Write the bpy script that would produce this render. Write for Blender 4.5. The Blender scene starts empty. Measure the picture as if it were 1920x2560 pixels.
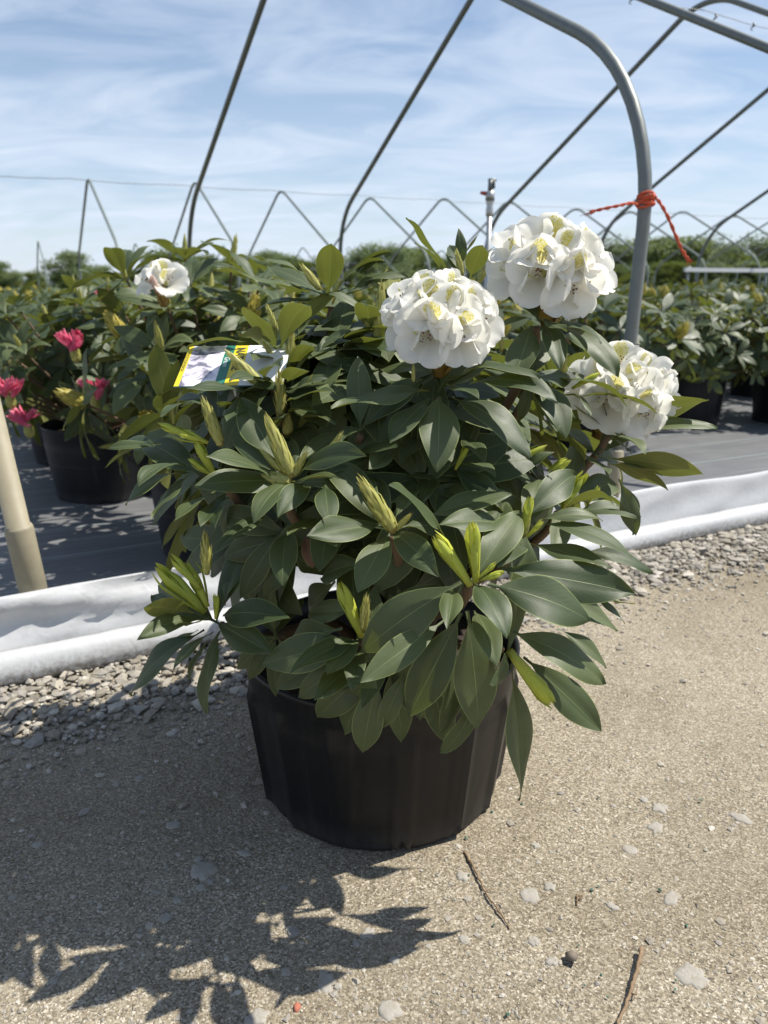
import bpy, bmesh, math, random
import numpy as np
from mathutils import Vector, Matrix, noise as mnoise
rnd = random.Random(7)
C = bpy.context.scene.collection
sc = bpy.context.scene
R = math.radians

# ------------------------------------------------------------ camera
CH, PITCH, FPX = 0.85, R(16.5), 1920.0
cam = bpy.data.objects.new('camera', bpy.data.cameras.new('camera'))
C.objects.link(cam)
cam.location = (0, 0, CH)
cam.rotation_euler = (math.pi / 2 - PITCH, 0, 0)
cam.data.sensor_fit = 'VERTICAL'
cam.data.sensor_height = 34.6
cam.data.lens = 34.6 * FPX / 2560
cam.data.clip_start = 0.02
cam.data.clip_end = 3000
cam.data.dof.use_dof = True
cam.data.dof.focus_distance = 0.98
cam.data.dof.aperture_fstop = 6.2
sc.camera = cam

# ------------------------------------------------------------ sky, sun, exposure
SUN_EL, SUN_AZ = R(58), R(79)                      # azimuth measured from +Y towards +X
w = bpy.data.worlds.new('World'); sc.world = w
w.use_nodes = True
nt = w.node_tree; nt.nodes.clear()
def N(t, k, **kw):
    n = t.nodes.new(k)
    for a, b in kw.items(): setattr(n, a, b)
    return n
out = N(nt, 'ShaderNodeOutputWorld'); bg = N(nt, 'ShaderNodeBackground')
sky = N(nt, 'ShaderNodeTexSky'); sky.sky_type = 'NISHITA'; sky.sun_disc = False
sky.sun_elevation = SUN_EL; sky.sun_rotation = SUN_AZ
sky.air_density = 1.0; sky.dust_density = 0.4; sky.ozone_density = 3.5
bg.inputs['Strength'].default_value = 0.09
tc = N(nt, 'ShaderNodeTexCoord'); sep = N(nt, 'ShaderNodeSeparateXYZ')
nt.links.new(tc.outputs['Generated'], sep.inputs[0])
def M2(t, op, a, b=None, clamp=False):
    n = N(t, 'ShaderNodeMath', operation=op, use_clamp=clamp)
    for i, v in enumerate((a, b)):
        if v is None: continue
        if isinstance(v, (int, float)): n.inputs[i].default_value = v
        else: t.links.new(v, n.inputs[i])
    return n.outputs[0]
zz = M2(nt, 'MAXIMUM', sep.outputs['Z'], 0.0)
den = M2(nt, 'ADD', zz, 0.16)
cx = M2(nt, 'DIVIDE', sep.outputs['X'], den); cy = M2(nt, 'DIVIDE', sep.outputs['Y'], den)
comb = N(nt, 'ShaderNodeCombineXYZ'); nt.links.new(cx, comb.inputs[0]); nt.links.new(cy, comb.inputs[1])
mp = N(nt, 'ShaderNodeMapping'); mp.inputs['Rotation'].default_value = (0, 0, R(38)); mp.inputs['Scale'].default_value = (0.75, 1.35, 1)
mp.inputs['Location'].default_value = (3.3, 1.2, 0)
nt.links.new(comb.outputs[0], mp.inputs[0])
n1 = N(nt, 'ShaderNodeTexNoise'); n1.inputs['Scale'].default_value = 1.9; n1.inputs['Detail'].default_value = 8
n1.inputs['Roughness'].default_value = 0.56; n1.inputs['Distortion'].default_value = 1.1
nt.links.new(mp.outputs[0], n1.inputs['Vector'])
rmp = N(nt, 'ShaderNodeValToRGB'); rmp.color_ramp.elements[0].position = 0.36; rmp.color_ramp.elements[1].position = 0.76
nt.links.new(n1.outputs['Fac'], rmp.inputs[0])
lowz = M2(nt, 'MULTIPLY', M2(nt, 'SUBTRACT', 1.0, M2(nt, 'MULTIPLY', zz, 2.6), True), 0.72)   # thin veil deepening towards the horizon
fac = M2(nt, 'MULTIPLY', M2(nt, 'ADD', M2(nt, 'MULTIPLY', rmp.outputs[0], 0.85), lowz), 0.8, True)
mixc = N(nt, 'ShaderNodeMix', data_type='RGBA')
mixc.inputs['B'].default_value = (6.0, 6.8, 8.0, 1)
nt.links.new(fac, mixc.inputs['Factor']); nt.links.new(sky.outputs[0], mixc.inputs['A'])
nt.links.new(mixc.outputs['Result'], bg.inputs['Color']); nt.links.new(bg.outputs[0], out.inputs[0])

sd = Vector((math.sin(SUN_AZ) * math.cos(SUN_EL), math.cos(SUN_AZ) * math.cos(SUN_EL), math.sin(SUN_EL)))
sun = bpy.data.objects.new('sun', bpy.data.lights.new('sun', 'SUN')); C.objects.link(sun)
sun.data.energy = 5.0; sun.data.angle = R(0.53); sun.data.color = (1.0, 0.95, 0.86)
sun.rotation_euler = sd.to_track_quat('Z', 'Y').to_euler(); sun.location = (3, 2, 6)
sc.view_settings.view_transform = 'Standard'; sc.view_settings.look = 'None'
sc.view_settings.exposure = 0.5; sc.view_settings.gamma = 1.0
sc.cycles.max_bounces = 7; sc.cycles.diffuse_bounces = 3; sc.cycles.glossy_bounces = 3; sc.cycles.transmission_bounces = 4

# ------------------------------------------------------------ pixel helpers (photo is 1920 x 2560): a ray cut at a chosen real depth
def ray(px, py):
    r = (px - 960) / FPX; u = -(py - 1280) / FPX
    return Vector((r, math.cos(PITCH) + u * math.sin(PITCH), -math.sin(PITCH) + u * math.cos(PITCH)))
def at(px, py, Y):
    d = ray(px, py); return Vector((0, 0, CH)) + d * (Y / d.y)
def gnd(px, py, z=0.0):
    d = ray(px, py); return Vector((0, 0, CH)) + d * ((z - CH) / d.z)
AZ = 1.0918
U = Vector((math.sin(AZ), math.cos(AZ), 0)); V = Vector((-math.cos(AZ), math.sin(AZ), 0))
def uv(u, v, z=0.0): return U * u + V * v + Vector((0, 0, z))
def pix(P):
    x, y, z = P[0], P[1], P[2] - CH
    d = y * math.cos(PITCH) - z * math.sin(PITCH)
    return (960 + FPX * x / d, 1280 - FPX * (y * math.sin(PITCH) + z * math.cos(PITCH)) / d) if d > 0.05 else (-9999, 0)

# ------------------------------------------------------------ object helpers
def mesh(name, vs, fs, mats=(), uvs=None, mi=None, smooth=True):
    me = bpy.data.meshes.new(name)
    me.from_pydata([tuple(v) for v in vs], [], fs)
    for m in mats: me.materials.append(m)
    if smooth: me.polygons.foreach_set('use_smooth', [True] * len(me.polygons))
    if mi is not None: me.polygons.foreach_set('material_index', mi)
    if uvs is not None:
        l = me.uv_layers.new(name='UVMap'); idx = np.empty(len(me.loops), np.int32)
        me.loops.foreach_get('vertex_index', idx)
        l.data.foreach_set('uv', np.asarray(uvs, np.float32)[idx].ravel())
    me.update()
    return me
WM = {}
def put(name, data, parent=None, M=None):
    o = bpy.data.objects.new(name, data); C.objects.link(o)
    M = M or Matrix.Identity(4)
    WM[o.name] = M
    if parent is not None:
        o.parent = parent
        o.matrix_local = WM[parent.name].inverted() @ M
    else: o.matrix_local = M
    return o
def tag(o, label, cat, group=None, kind=None):
    o['label'] = label; o['category'] = cat
    if group: o['group'] = group
    if kind: o['kind'] = kind
    return o
def root(name, loc): return put(name, None, None, Matrix.Translation(Vector(loc)))
class MB:
    def __init__(s): s.v = []; s.f = []; s.m = []; s.uv = []
    def add(s, vs, fs, m=0, uvs=None):
        b = len(s.v); s.v += [tuple(v) for v in vs]; s.f += [tuple(i + b for i in f) for f in fs]; s.m += [m] * len(fs)
        s.uv += list(uvs) if uvs is not None else [(0, 0)] * len(vs)
    def tube(s, pts, rad, seg=8, m=0, cap=True):
        pts = [Vector(p) for p in pts]; n = len(pts)
        if isinstance(rad, (int, float)): rad = [rad] * n
        vs = []; fs = []; uvs = []; ref = None
        for i, p in enumerate(pts):
            t = (pts[min(i + 1, n - 1)] - pts[max(i - 1, 0)]).normalized()
            if ref is None: ref = t.orthogonal().normalized()
            ref = (ref - t * ref.dot(t)).normalized(); b = t.cross(ref)
            for k in range(seg):
                a = 2 * math.pi * k / seg
                vs.append(p + (ref * math.cos(a) + b * math.sin(a)) * rad[i]); uvs.append((k / seg, i / max(1, n - 1)))
        for i in range(n - 1):
            for k in range(seg):
                k2 = (k + 1) % seg
                fs.append((i * seg + k, i * seg + k2, (i + 1) * seg + k2, (i + 1) * seg + k))
        if cap: fs.append(tuple(range(seg - 1, -1, -1))); fs.append(tuple((n - 1) * seg + k for k in range(seg)))
        s.add(vs, fs, m, uvs)
    def box(s, M, m=0):
        vs = [M @ Vector((x, y, z)) for x in (-.5, .5) for y in (-.5, .5) for z in (-.5, .5)]
        s.add(vs, [(0, 1, 3, 2), (4, 6, 7, 5), (0, 4, 5, 1), (2, 3, 7, 6), (0, 2, 6, 4), (1, 5, 7, 3)], m)
    def mesh(s, name, mats, smooth=True): return mesh(name, s.v, s.f, mats, s.uv, s.m, smooth)

# ------------------------------------------------------------ materials
def mat(name):
    m = bpy.data.materials.new(name); m.use_nodes = True
    t = m.node_tree; b = t.nodes['Principled BSDF']
    return m, t, b
def ramp(t, fac, stops, interp='LINEAR'):
    r = N(t, 'ShaderNodeValToRGB'); r.color_ramp.interpolation = interp
    e = r.color_ramp.elements
    while len(e) < len(stops): e.new(0.5)
    for el, (p, c) in zip(e, stops): el.position = p; el.color = (*c, 1) if len(c) == 3 else c
    if fac is not None: t.links.new(fac, r.inputs[0])
    return r.outputs[0]
def noise(t, vec, scale, detail=4, rough=0.55, dist=0.0):
    n = N(t, 'ShaderNodeTexNoise'); n.inputs['Scale'].default_value = scale; n.inputs['Detail'].default_value = detail
    n.inputs['Roughness'].default_value = rough; n.inputs['Distortion'].default_value = dist
    if vec is not None: t.links.new(vec, n.inputs['Vector'])
    return n.outputs['Fac']
def mix(t, f, a, b, blend='MIX'):
    n = N(t, 'ShaderNodeMix', data_type='RGBA', blend_type=blend)
    for s, v in (('Factor', f), ('A', a), ('B', b)):
        if isinstance(v, (int, float)): n.inputs[s].default_value = v
        elif isinstance(v, tuple): n.inputs[s].default_value = (*v, 1)
        else: t.links.new(v, n.inputs[s])
    return n.outputs['Result']
def bump(t, h, strength, dist=0.002, prev=None):
    n = N(t, 'ShaderNodeBump'); n.inputs['Strength'].default_value = strength; n.inputs['Distance'].default_value = dist
    t.links.new(h, n.inputs['Height'])
    if prev: t.links.new(prev, n.inputs['Normal'])
    return n.outputs[0]
def objc(t): return N(t, 'ShaderNodeTexCoord').outputs['Object']
def geopos(t): return N(t, 'ShaderNodeNewGeometry').outputs['Position']

def leaf_material(name, top_a, top_b, under, veins=True, trans=0.20, rough=0.52):
    m, t, b = mat(name)
    tcn = N(t, 'ShaderNodeTexCoord'); s = N(t, 'ShaderNodeSeparateXYZ'); t.links.new(tcn.outputs['UV'], s.inputs[0])
    au = M2(t, 'ABSOLUTE', M2(t, 'SUBTRACT', s.outputs[0], 0.5))
    rn = M2(t, 'FRACT', M2(t, 'ADD', N(t, 'ShaderNodeObjectInfo').outputs['Random'], N(t, 'ShaderNodeNewGeometry').outputs['Random Per Island']))
    g = geopos(t)
    base = mix(t, rn, top_a, top_b)
    base = mix(t, M2(t, 'MULTIPLY', noise(t, g, 30, 3), 0.5), base, tuple(c * 0.62 for c in top_a))
    und = mix(t, rn, under, tuple(c * 0.8 for c in under))
    bf = N(t, 'ShaderNodeNewGeometry').outputs['Backfacing']
    nrm = None
    if veins:
        vv = M2(t, 'SUBTRACT', M2(t, 'MULTIPLY', s.outputs[1], 13.0), M2(t, 'MULTIPLY', au, 9.0))
        vv = M2(t, 'ADD', vv, M2(t, 'MULTIPLY', noise(t, tcn.outputs['UV'], 7, 2), 1.6))
        tri = M2(t, 'PINGPONG', vv, 0.5)
        side = ramp(t, tri, [(0.0, (1, 1, 1)), (0.07, (0, 0, 0))])
        vor = N(t, 'ShaderNodeTexVoronoi'); vor.feature = 'DISTANCE_TO_EDGE'; vor.inputs['Scale'].default_value = 420
        t.links.new(g, vor.inputs['Vector'])
        net = ramp(t, vor.outputs['Distance'], [(0.0, (0, 0, 0)), (0.12, (1, 1, 1))])
        base = mix(t, M2(t, 'MULTIPLY', side, 0.16), base, (0.17, 0.21, 0.09))
        midw = M2(t, 'SUBTRACT', 0.020, M2(t, 'MULTIPLY', s.outputs[1], 0.012))
        midr = M2(t, 'SUBTRACT', 1.0, M2(t, 'DIVIDE', au, midw), True)
        base = mix(t, M2(t, 'MULTIPLY', midr, 0.9), base, (0.24, 0.30, 0.12))
        und = mix(t, midr, und, (0.34, 0.36, 0.13))
        edge = M2(t, 'MULTIPLY', M2(t, 'SUBTRACT', au, 0.470), 45.0, True)
        base = mix(t, M2(t, 'MULTIPLY', edge, 0.8), base, (0.26, 0.31, 0.10)); und = mix(t, M2(t, 'MULTIPLY', edge, 0.8), und, (0.36, 0.38, 0.12))
        spk = ramp(t, noise(t, g, 420, 2, 0.6), [(0.70, (0, 0, 0)), (0.76, (1, 1, 1))])
        spkm = M2(t, 'MULTIPLY', spk, M2(t, 'MULTIPLY', noise(t, g, 14, 2), 0.55))
        base = mix(t, spkm, base, (0.34, 0.35, 0.30))
        h = M2(t, 'SUBTRACT', M2(t, 'MULTIPLY', net, 0.10), M2(t, 'ADD', M2(t, 'MULTIPLY', side, 0.18), M2(t, 'MULTIPLY', midr, 0.9)))
        h = M2(t, 'ADD', h, M2(t, 'MULTIPLY', noise(t, g, 40, 2), 1.5))
        nrm = bump(t, h, 0.36, 0.0008)
        t.links.new(nrm, b.inputs['Normal'])
    col = mix(t, bf, base, und)
    t.links.new(col, b.inputs['Base Color'])
    rr = M2(t, 'ADD', M2(t, 'MULTIPLY', bf, 0.22), M2(t, 'ADD', rough - 0.08, M2(t, 'MULTIPLY', noise(t, g, 60, 3), 0.18)))
    t.links.new(rr, b.inputs['Roughness']); b.inputs['Specular IOR Level'].default_value = 0.55
    tr = N(t, 'ShaderNodeBsdfTranslucent'); t.links.new(mix(t, 0.6, col, (0.26, 0.32, 0.03)), tr.inputs['Color'])
    mx = N(t, 'ShaderNodeMixShader'); mx.inputs[0].default_value = trans
    t.links.new(b.outputs[0], mx.inputs[1]); t.links.new(tr.outputs[0], mx.inputs[2])
    t.links.new(mx.outputs[0], t.nodes['Material Output'].inputs[0])
    return m
MLEAF = leaf_material('rhododendron_leaf', (0.034, 0.058, 0.019), (0.100, 0.128, 0.048), (0.185, 0.195, 0.050))
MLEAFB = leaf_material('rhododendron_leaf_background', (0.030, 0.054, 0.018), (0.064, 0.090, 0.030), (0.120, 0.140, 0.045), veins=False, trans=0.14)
MTREE = leaf_material('hazed_tree_leaf', (0.085, 0.130, 0.050), (0.150, 0.200, 0.075), (0.12, 0.16, 0.06), veins=False, trans=0.3, rough=0.6)  # distance haze is put into these lightened leaf colours
MDEAD = leaf_material('dead_leaf', (0.17, 0.075, 0.04), (0.2, 0.09, 0.05), (0.22, 0.11, 0.06))

def shoot_material(name, ca, cb, brown):
    m, t, b = mat(name)
    tcn = N(t, 'ShaderNodeTexCoord'); s = N(t, 'ShaderNodeSeparateXYZ'); t.links.new(tcn.outputs['UV'], s.inputs[0])
    rn = M2(t, 'FRACT', M2(t, 'ADD', N(t, 'ShaderNodeObjectInfo').outputs['Random'], N(t, 'ShaderNodeNewGeometry').outputs['Random Per Island']))
    c = mix(t, rn, ca, cb)
    g = geopos(t)
    spot = ramp(t, noise(t, g, 220, 3), [(0.55, (0, 0, 0)), (0.72, (1, 1, 1))])
    c = mix(t, M2(t, 'MULTIPLY', spot, 0.45), c, brown)
    au = M2(t, 'ABSOLUTE', M2(t, 'SUBTRACT', s.outputs[0], 0.5))
    c = mix(t, M2(t, 'MULTIPLY', M2(t, 'SUBTRACT', s.outputs[1], 0.78), 2.2, True), c, brown)
    c = mix(t, M2(t, 'MULTIPLY', M2(t, 'SUBTRACT', 0.28, s.outputs[1]), 2.0, True), c, brown)
    t.links.new(c, b.inputs['Base Color']); b.inputs['Roughness'].default_value = 0.5
    tr = N(t, 'ShaderNodeBsdfTranslucent'); t.links.new(c, tr.inputs['Color'])
    mx = N(t, 'ShaderNodeMixShader'); mx.inputs[0].default_value = 0.32
    t.links.new(b.outputs[0], mx.inputs[1]); t.links.new(tr.outputs[0], mx.inputs[2])
    t.links.new(mx.outputs[0], t.nodes['Material Output'].inputs[0])
    return m
MSHOOT = shoot_material('young_shoot', (0.58, 0.62, 0.07), (0.44, 0.52, 0.08), (0.42, 0.36, 0.07))
MBUD = shoot_material('bud_scale', (0.50, 0.49, 0.16), (0.46, 0.46, 0.13), (0.44, 0.30, 0.10))
MPINK = shoot_material('pink_bud', (0.80, 0.17, 0.27), (0.66, 0.07, 0.18), (0.82, 0.38, 0.42))
MBRACT = shoot_material('brown_bract', (0.34, 0.24, 0.06), (0.28, 0.19, 0.05), (0.20, 0.10, 0.03))

def simple(name, col, rough=0.6, metal=0.0, var=0.0, scale=20, bumps=None):
    m, t, b = mat(name)
    b.inputs['Roughness'].default_value = rough; b.inputs['Metallic'].default_value = metal
    if var:
        f = noise(t, geopos(t), scale, 5)
        t.links.new(mix(t, f, tuple(max(0, c * (1 - var)) for c in col), tuple(min(1, c * (1 + var)) for c in col)), b.inputs['Base Color'])
    else: b.inputs['Base Color'].default_value = (*col, 1)
    if bumps: t.links.new(bump(t, noise(t, geopos(t), bumps[0], 5), bumps[1], bumps[2]), b.inputs['Normal'])
    return m
MBARK = simple('bark', (0.13, 0.085, 0.05), 0.85, 0, 0.35, 80, (120, 0.6, 0.002))
MGSTEM = simple('green_stem', (0.17, 0.18, 0.07), 0.6, 0, 0.3, 90)
MTRUNK = simple('tree_bark', (0.10, 0.08, 0.06), 0.9, 0, 0.3, 3)
MSOIL = simple('potting_bark', (0.035, 0.024, 0.017), 0.95, 0, 0.5, 120, (140, 1.0, 0.006))

def petal_material(name, blotch):
    m, t, b = mat(name)
    g = geopos(t)
    c = mix(t, noise(t, g, 45, 3), (0.90, 0.885, 0.82), (0.93, 0.92, 0.87))
    if blotch:
        tcn = N(t, 'ShaderNodeTexCoord'); s = N(t, 'ShaderNodeSeparateXYZ'); t.links.new(tcn.outputs['UV'], s.inputs[0])
        du = M2(t, 'DIVIDE', M2(t, 'SUBTRACT', s.outputs[0], 0.5), 0.29); dv = M2(t, 'DIVIDE', M2(t, 'SUBTRACT', s.outputs[1], 0.54), 0.36)
        rr = M2(t, 'ADD', M2(t, 'POWER', M2(t, 'ABSOLUTE', du), 2.0), M2(t, 'POWER', M2(t, 'ABSOLUTE', dv), 2.0))
        rr = M2(t, 'ADD', rr, M2(t, 'MULTIPLY', M2(t, 'SUBTRACT', noise(t, g, 160, 2), 0.5), 0.9))
        inside = ramp(t, rr, [(0.85, (1, 1, 1)), (1.2, (0, 0, 0))])
        vor = N(t, 'ShaderNodeTexVoronoi'); vor.inputs['Scale'].default_value = 430; t.links.new(g, vor.inputs['Vector'])
        dots = ramp(t, vor.outputs['Distance'], [(0.30, (1, 1, 1)), (0.62, (0.35, 0.35, 0.35))])
        core = ramp(t, rr, [(0.0, (1, 1, 1)), (0.8, (0.45, 0.45, 0.45))])
        f = M2(t, 'MULTIPLY', inside, M2(t, 'MAXIMUM', dots, M2(t, 'MULTIPLY', core, 0.7)))
        c = mix(t, f, c, (0.56, 0.50, 0.02))
    t.links.new(c, b.inputs['Base Color']); b.inputs['Roughness'].default_value = 0.55; b.inputs['Specular IOR Level'].default_value = 0.25
    wv = noise(t, g, 90, 3, 0.5, 0.5)
    t.links.new(bump(t, wv, 0.35, 0.0012), b.inputs['Normal'])
    tr = N(t, 'ShaderNodeBsdfTranslucent'); t.links.new(c, tr.inputs['Color'])
    mx = N(t, 'ShaderNodeMixShader'); mx.inputs[0].default_value = 0.48
    t.links.new(b.outputs[0], mx.inputs[1]); t.links.new(tr.outputs[0], mx.inputs[2])
    t.links.new(mx.outputs[0], t.nodes['Material Output'].inputs[0])
    return m
MPETAL = petal_material('white_petal', False); MPETALY = petal_material('white_petal_with_yellow_blotch', True)
MFIL = simple('stamen_filament', (0.75, 0.70, 0.62), 0.5); MANTH = simple('anther', (0.12, 0.035, 0.03), 0.6); MPIST = simple('pistil', (0.45, 0.46, 0.15), 0.5)

# ground
def sand_material():
    m, t, b = mat('packed_sand')
    g = geopos(t)
    c = ramp(t, noise(t, g, 430, 3, 0.75), [(0.30, (0.10, 0.085, 0.068)), (0.44, (0.29, 0.248, 0.185)), (0.58, (0.385, 0.335, 0.258)), (0.72, (0.62, 0.575, 0.49))])
    vg = N(t, 'ShaderNodeTexVoronoi'); vg.inputs['Scale'].default_value = 390; t.links.new(g, vg.inputs['Vector'])
    sg = N(t, 'ShaderNodeSeparateXYZ'); t.links.new(vg.outputs['Color'], sg.inputs[0])
    c = mix(t, 0.68, c, ramp(t, sg.outputs[0], [(0.0, (0.05, 0.044, 0.036)), (0.25, (0.20, 0.172, 0.128)), (0.6, (0.40, 0.35, 0.265)), (0.85, (0.54, 0.49, 0.40)), (1.0, (0.92, 0.87, 0.77))]))
    big = noise(t, g, 2.3, 5, 0.6)
    c = mix(t, M2(t, 'MULTIPLY', ramp(t, big, [(0.35, (0, 0, 0)), (0.7, (1, 1, 1))]), 0.45), c, (0.25, 0.215, 0.165))
    mid = noise(t, g, 26, 4, 0.6)
    c = mix(t, M2(t, 'MULTIPLY', ramp(t, mid, [(0.45, (0, 0, 0)), (0.75, (1, 1, 1))]), 0.35), c, (0.40, 0.36, 0.29))
    v = N(t, 'ShaderNodeTexVoronoi'); v.inputs['Scale'].default_value = 95; v.inputs['Randomness'].default_value = 1; t.links.new(g, v.inputs['Vector'])
    bits = ramp(t, v.outputs['Distance'], [(0.10, (1, 1, 1)), (0.16, (0, 0, 0))])
    c = mix(t, M2(t, 'MULTIPLY', bits, M2(t, 'MULTIPLY', noise(t, g, 5, 2), 1.3), True), c, mix(t, v.outputs['Color'], (0.16, 0.15, 0.14), (0.62, 0.60, 0.55)))
    damp = ramp(t, noise(t, g, 1.1, 6, 0.62, 0.4), [(0.42, (1, 1, 1)), (0.66, (0.70, 0.67, 0.62))])
    c = mix(t, 1.0, mix(t, 1.0, c, (0.91, 0.895, 0.86), 'MULTIPLY'), damp, 'MULTIPLY')
    t.links.new(c, b.inputs['Base Color']); b.inputs['Roughness'].default_value = 0.95; b.inputs['Specular IOR Level'].default_value = 0.15
    n = bump(t, noise(t, g, 12, 5, 0.65), 0.6, 0.012)
    n = bump(t, noise(t, g, 480, 3, 0.7), 0.9, 0.0022, n)
    t.links.new(n, b.inputs['Normal'])
    return m
MSAND = sand_material()
def stone_material():
    m, t, b = mat('crushed_stone')
    g = geopos(t)
    rn = M2(t, 'FRACT', M2(t, 'ADD', N(t, 'ShaderNodeObjectInfo').outputs['Random'], N(t, 'ShaderNodeNewGeometry').outputs['Random Per Island']))
    c = ramp(t, rn, [(0.0, (0.17, 0.155, 0.13)), (0.3, (0.32, 0.29, 0.235)), (0.55, (0.27, 0.26, 0.245)), (0.8, (0.42, 0.385, 0.32)), (1.0, (0.58, 0.55, 0.49))])
    c = mix(t, M2(t, 'MULTIPLY', noise(t, g, 160, 4), 0.7), c, (0.26, 0.225, 0.175))
    t.links.new(c, b.inputs['Base Color']); b.inputs['Roughness'].default_value = 0.9
    t.links.new(bump(t, noise(t, g, 220, 4), 0.7, 0.002), b.inputs['Normal'])
    return m
MSTONE = stone_material()
def pale_material():
    m, t, b = mat('pale_flat_stone')
    g = geopos(t)
    c = mix(t, noise(t, g, 60, 5, 0.65), (0.22, 0.20, 0.165), (0.40, 0.38, 0.34))
    c = mix(t, ramp(t, noise(t, g, 130, 4, 0.7), [(0.5, (0, 0, 0)), (0.68, (1, 1, 1))]), c, (0.28, 0.24, 0.185))
    t.links.new(c, b.inputs['Base Color']); b.inputs['Roughness'].default_value = 0.9
    t.links.new(bump(t, noise(t, g, 180, 4), 0.7, 0.002), b.inputs['Normal'])
    return m
MPALE = pale_material()
def fabric_material():
    m, t, b = mat('woven_ground_fabric')
    g = geopos(t)
    mpn = N(t, 'ShaderNodeMapping'); mpn.inputs['Rotation'].default_value = (0, 0, -(math.pi / 2 - AZ)); t.links.new(g, mpn.inputs[0])
    wv = N(t, 'ShaderNodeTexWave'); wv.inputs['Scale'].default_value = 40; wv.bands_direction = 'Y'; wv.inputs['Distortion'].default_value = 1.0; t.links.new(mpn.outputs[0], wv.inputs[0])
    c = mix(t, noise(t, g, 3.5, 6, 0.65), (0.095, 0.098, 0.106), (0.18, 0.182, 0.186))
    st = N(t, 'ShaderNodeMapping'); st.inputs['Scale'].default_value = (0.25, 6, 1); t.links.new(mpn.outputs[0], st.inputs[0])
    c = mix(t, ramp(t, noise(t, st.outputs[0], 6, 4), [(0.55, (0, 0, 0)), (0.8, (1, 1, 1))]), c, (0.25, 0.245, 0.23))
    wl = N(t, 'ShaderNodeTexWave'); wl.inputs['Scale'].default_value = 1.05; wl.bands_direction = 'Y'; t.links.new(mpn.outputs[0], wl.inputs[0])
    c = mix(t, ramp(t, wl.outputs['Fac'], [(0.9985, (0, 0, 0)), (0.9995, (1, 1, 1))]), c, (0.25, 0.3, 0.3))
    t.links.new(c, b.inputs['Base Color']); b.inputs['Roughness'].default_value = 0.46; b.inputs['Specular IOR Level'].default_value = 0.6
    n = bump(t, noise(t, st.outputs[0], 4, 4), 0.5, 0.02); n = bump(t, wv.outputs['Fac'], 0.25, 0.001, n)
    t.links.new(n, b.inputs['Normal'])
    return m
MFAB = fabric_material()
def poly_material():
    m, t, b = mat('white_poly_film')
    g = geopos(t)
    c = mix(t, noise(t, g, 9, 5, 0.6), (0.60, 0.61, 0.62), (0.68, 0.69, 0.70))
    s = N(t, 'ShaderNodeSeparateXYZ'); t.links.new(g, s.inputs[0])
    low = ramp(t, s.outputs[2], [(0.005, (1, 1, 1)), (0.06, (0, 0, 0))])
    dirt = ramp(t, noise(t, g, 70, 6, 0.75), [(0.42, (0, 0, 0)), (0.58, (1, 1, 1))])
    c = mix(t, M2(t, 'MULTIPLY', dirt, M2(t, 'ADD', M2(t, 'MULTIPLY', low, 0.95), 0.07)), c, (0.24, 0.20, 0.16))
    t.links.new(c, b.inputs['Base Color']); b.inputs['Roughness'].default_value = 0.38
    t.links.new(bump(t, noise(t, g, 30, 2, 0.4, 2.0), 0.22, 0.004), b.inputs['Normal'])
    tr = N(t, 'ShaderNodeBsdfTranslucent'); t.links.new(c, tr.inputs['Color'])
    mx = N(t, 'ShaderNodeMixShader'); mx.inputs[0].default_value = 0.25
    t.links.new(b.outputs[0], mx.inputs[1]); t.links.new(tr.outputs[0], mx.inputs[2])
    t.links.new(mx.outputs[0], t.nodes['Material Output'].inputs[0])
    return m
MPOLY = poly_material()
def pot_material():
    m, t, b = mat('black_pot_plastic')
    o = objc(t); g = geopos(t)
    mpn = N(t, 'ShaderNodeMapping'); mpn.inputs['Scale'].default_value = (40, 40, 2.0); t.links.new(g, mpn.inputs[0])
    streak = ramp(t, noise(t, mpn.outputs[0], 1.0, 4, 0.6), [(0.55, (0, 0, 0)), (0.8, (1, 1, 1))])
    s = N(t, 'ShaderNodeSeparateXYZ'); t.links.new(o, s.inputs[0])
    low = ramp(t, s.outputs[2], [(0.0, (1, 1, 1)), (0.05, (0, 0, 0))])
    dust = M2(t, 'ADD', M2(t, 'MULTIPLY', streak, 0.20), M2(t, 'MULTIPLY', low, M2(t, 'MULTIPLY', noise(t, g, 60, 4), 0.7)))
    sp = ramp(t, noise(t, g, 330, 2), [(0.72, (0, 0, 0)), (0.76, (1, 1, 1))])
    dust = M2(t, 'ADD', dust, M2(t, 'MULTIPLY', sp, 0.4), True)
    c = mix(t, dust, (0.0085, 0.0085, 0.0095), (0.075, 0.073, 0.072))
    t.links.new(c, b.inputs['Base Color'])
    t.links.new(M2(t, 'ADD', 0.40, M2(t, 'MULTIPLY', dust, 0.4)), b.inputs['Roughness']); b.inputs['Specular IOR Level'].default_value = 0.3
    t.links.new(bump(t, noise(t, g, 45, 4), 0.2, 0.002), b.inputs['Normal'])
    return m
MPOT = pot_material()
MPIPE = simple('galvanised_pipe', (0.165, 0.18, 0.175), 0.48, 0.35, 0.2, 30)
MPIPEFAR = simple('weathered_pipe', (0.17, 0.20, 0.185), 0.6, 0.2, 0.15, 3)
MPVC = simple('beige_sleeve', (0.27, 0.24, 0.165), 0.6, 0, 0.18, 40)
MWIRE = simple('wire', (0.16, 0.17, 0.17), 0.5, 0.6)
MTWINE = simple('orange_twine', (0.55, 0.10, 0.045), 0.85, 0, 0.3, 300, (500, 1.0, 0.002))
MBRASS = simple('sprinkler_metal', (0.45, 0.45, 0.43), 0.35, 0.7); MRED = simple('red_nozzle', (0.42, 0.05, 0.03), 0.5)
MWHITE = simple('white_board', (0.74, 0.74, 0.73), 0.6, 0, 0.08, 5)
MTWIG = simple('dry_twig', (0.22, 0.15, 0.09), 0.9, 0, 0.4, 200, (300, 0.8, 0.001))
MPRILL = simple('green_prill', (0.03, 0.10, 0.07), 0.5)

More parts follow.
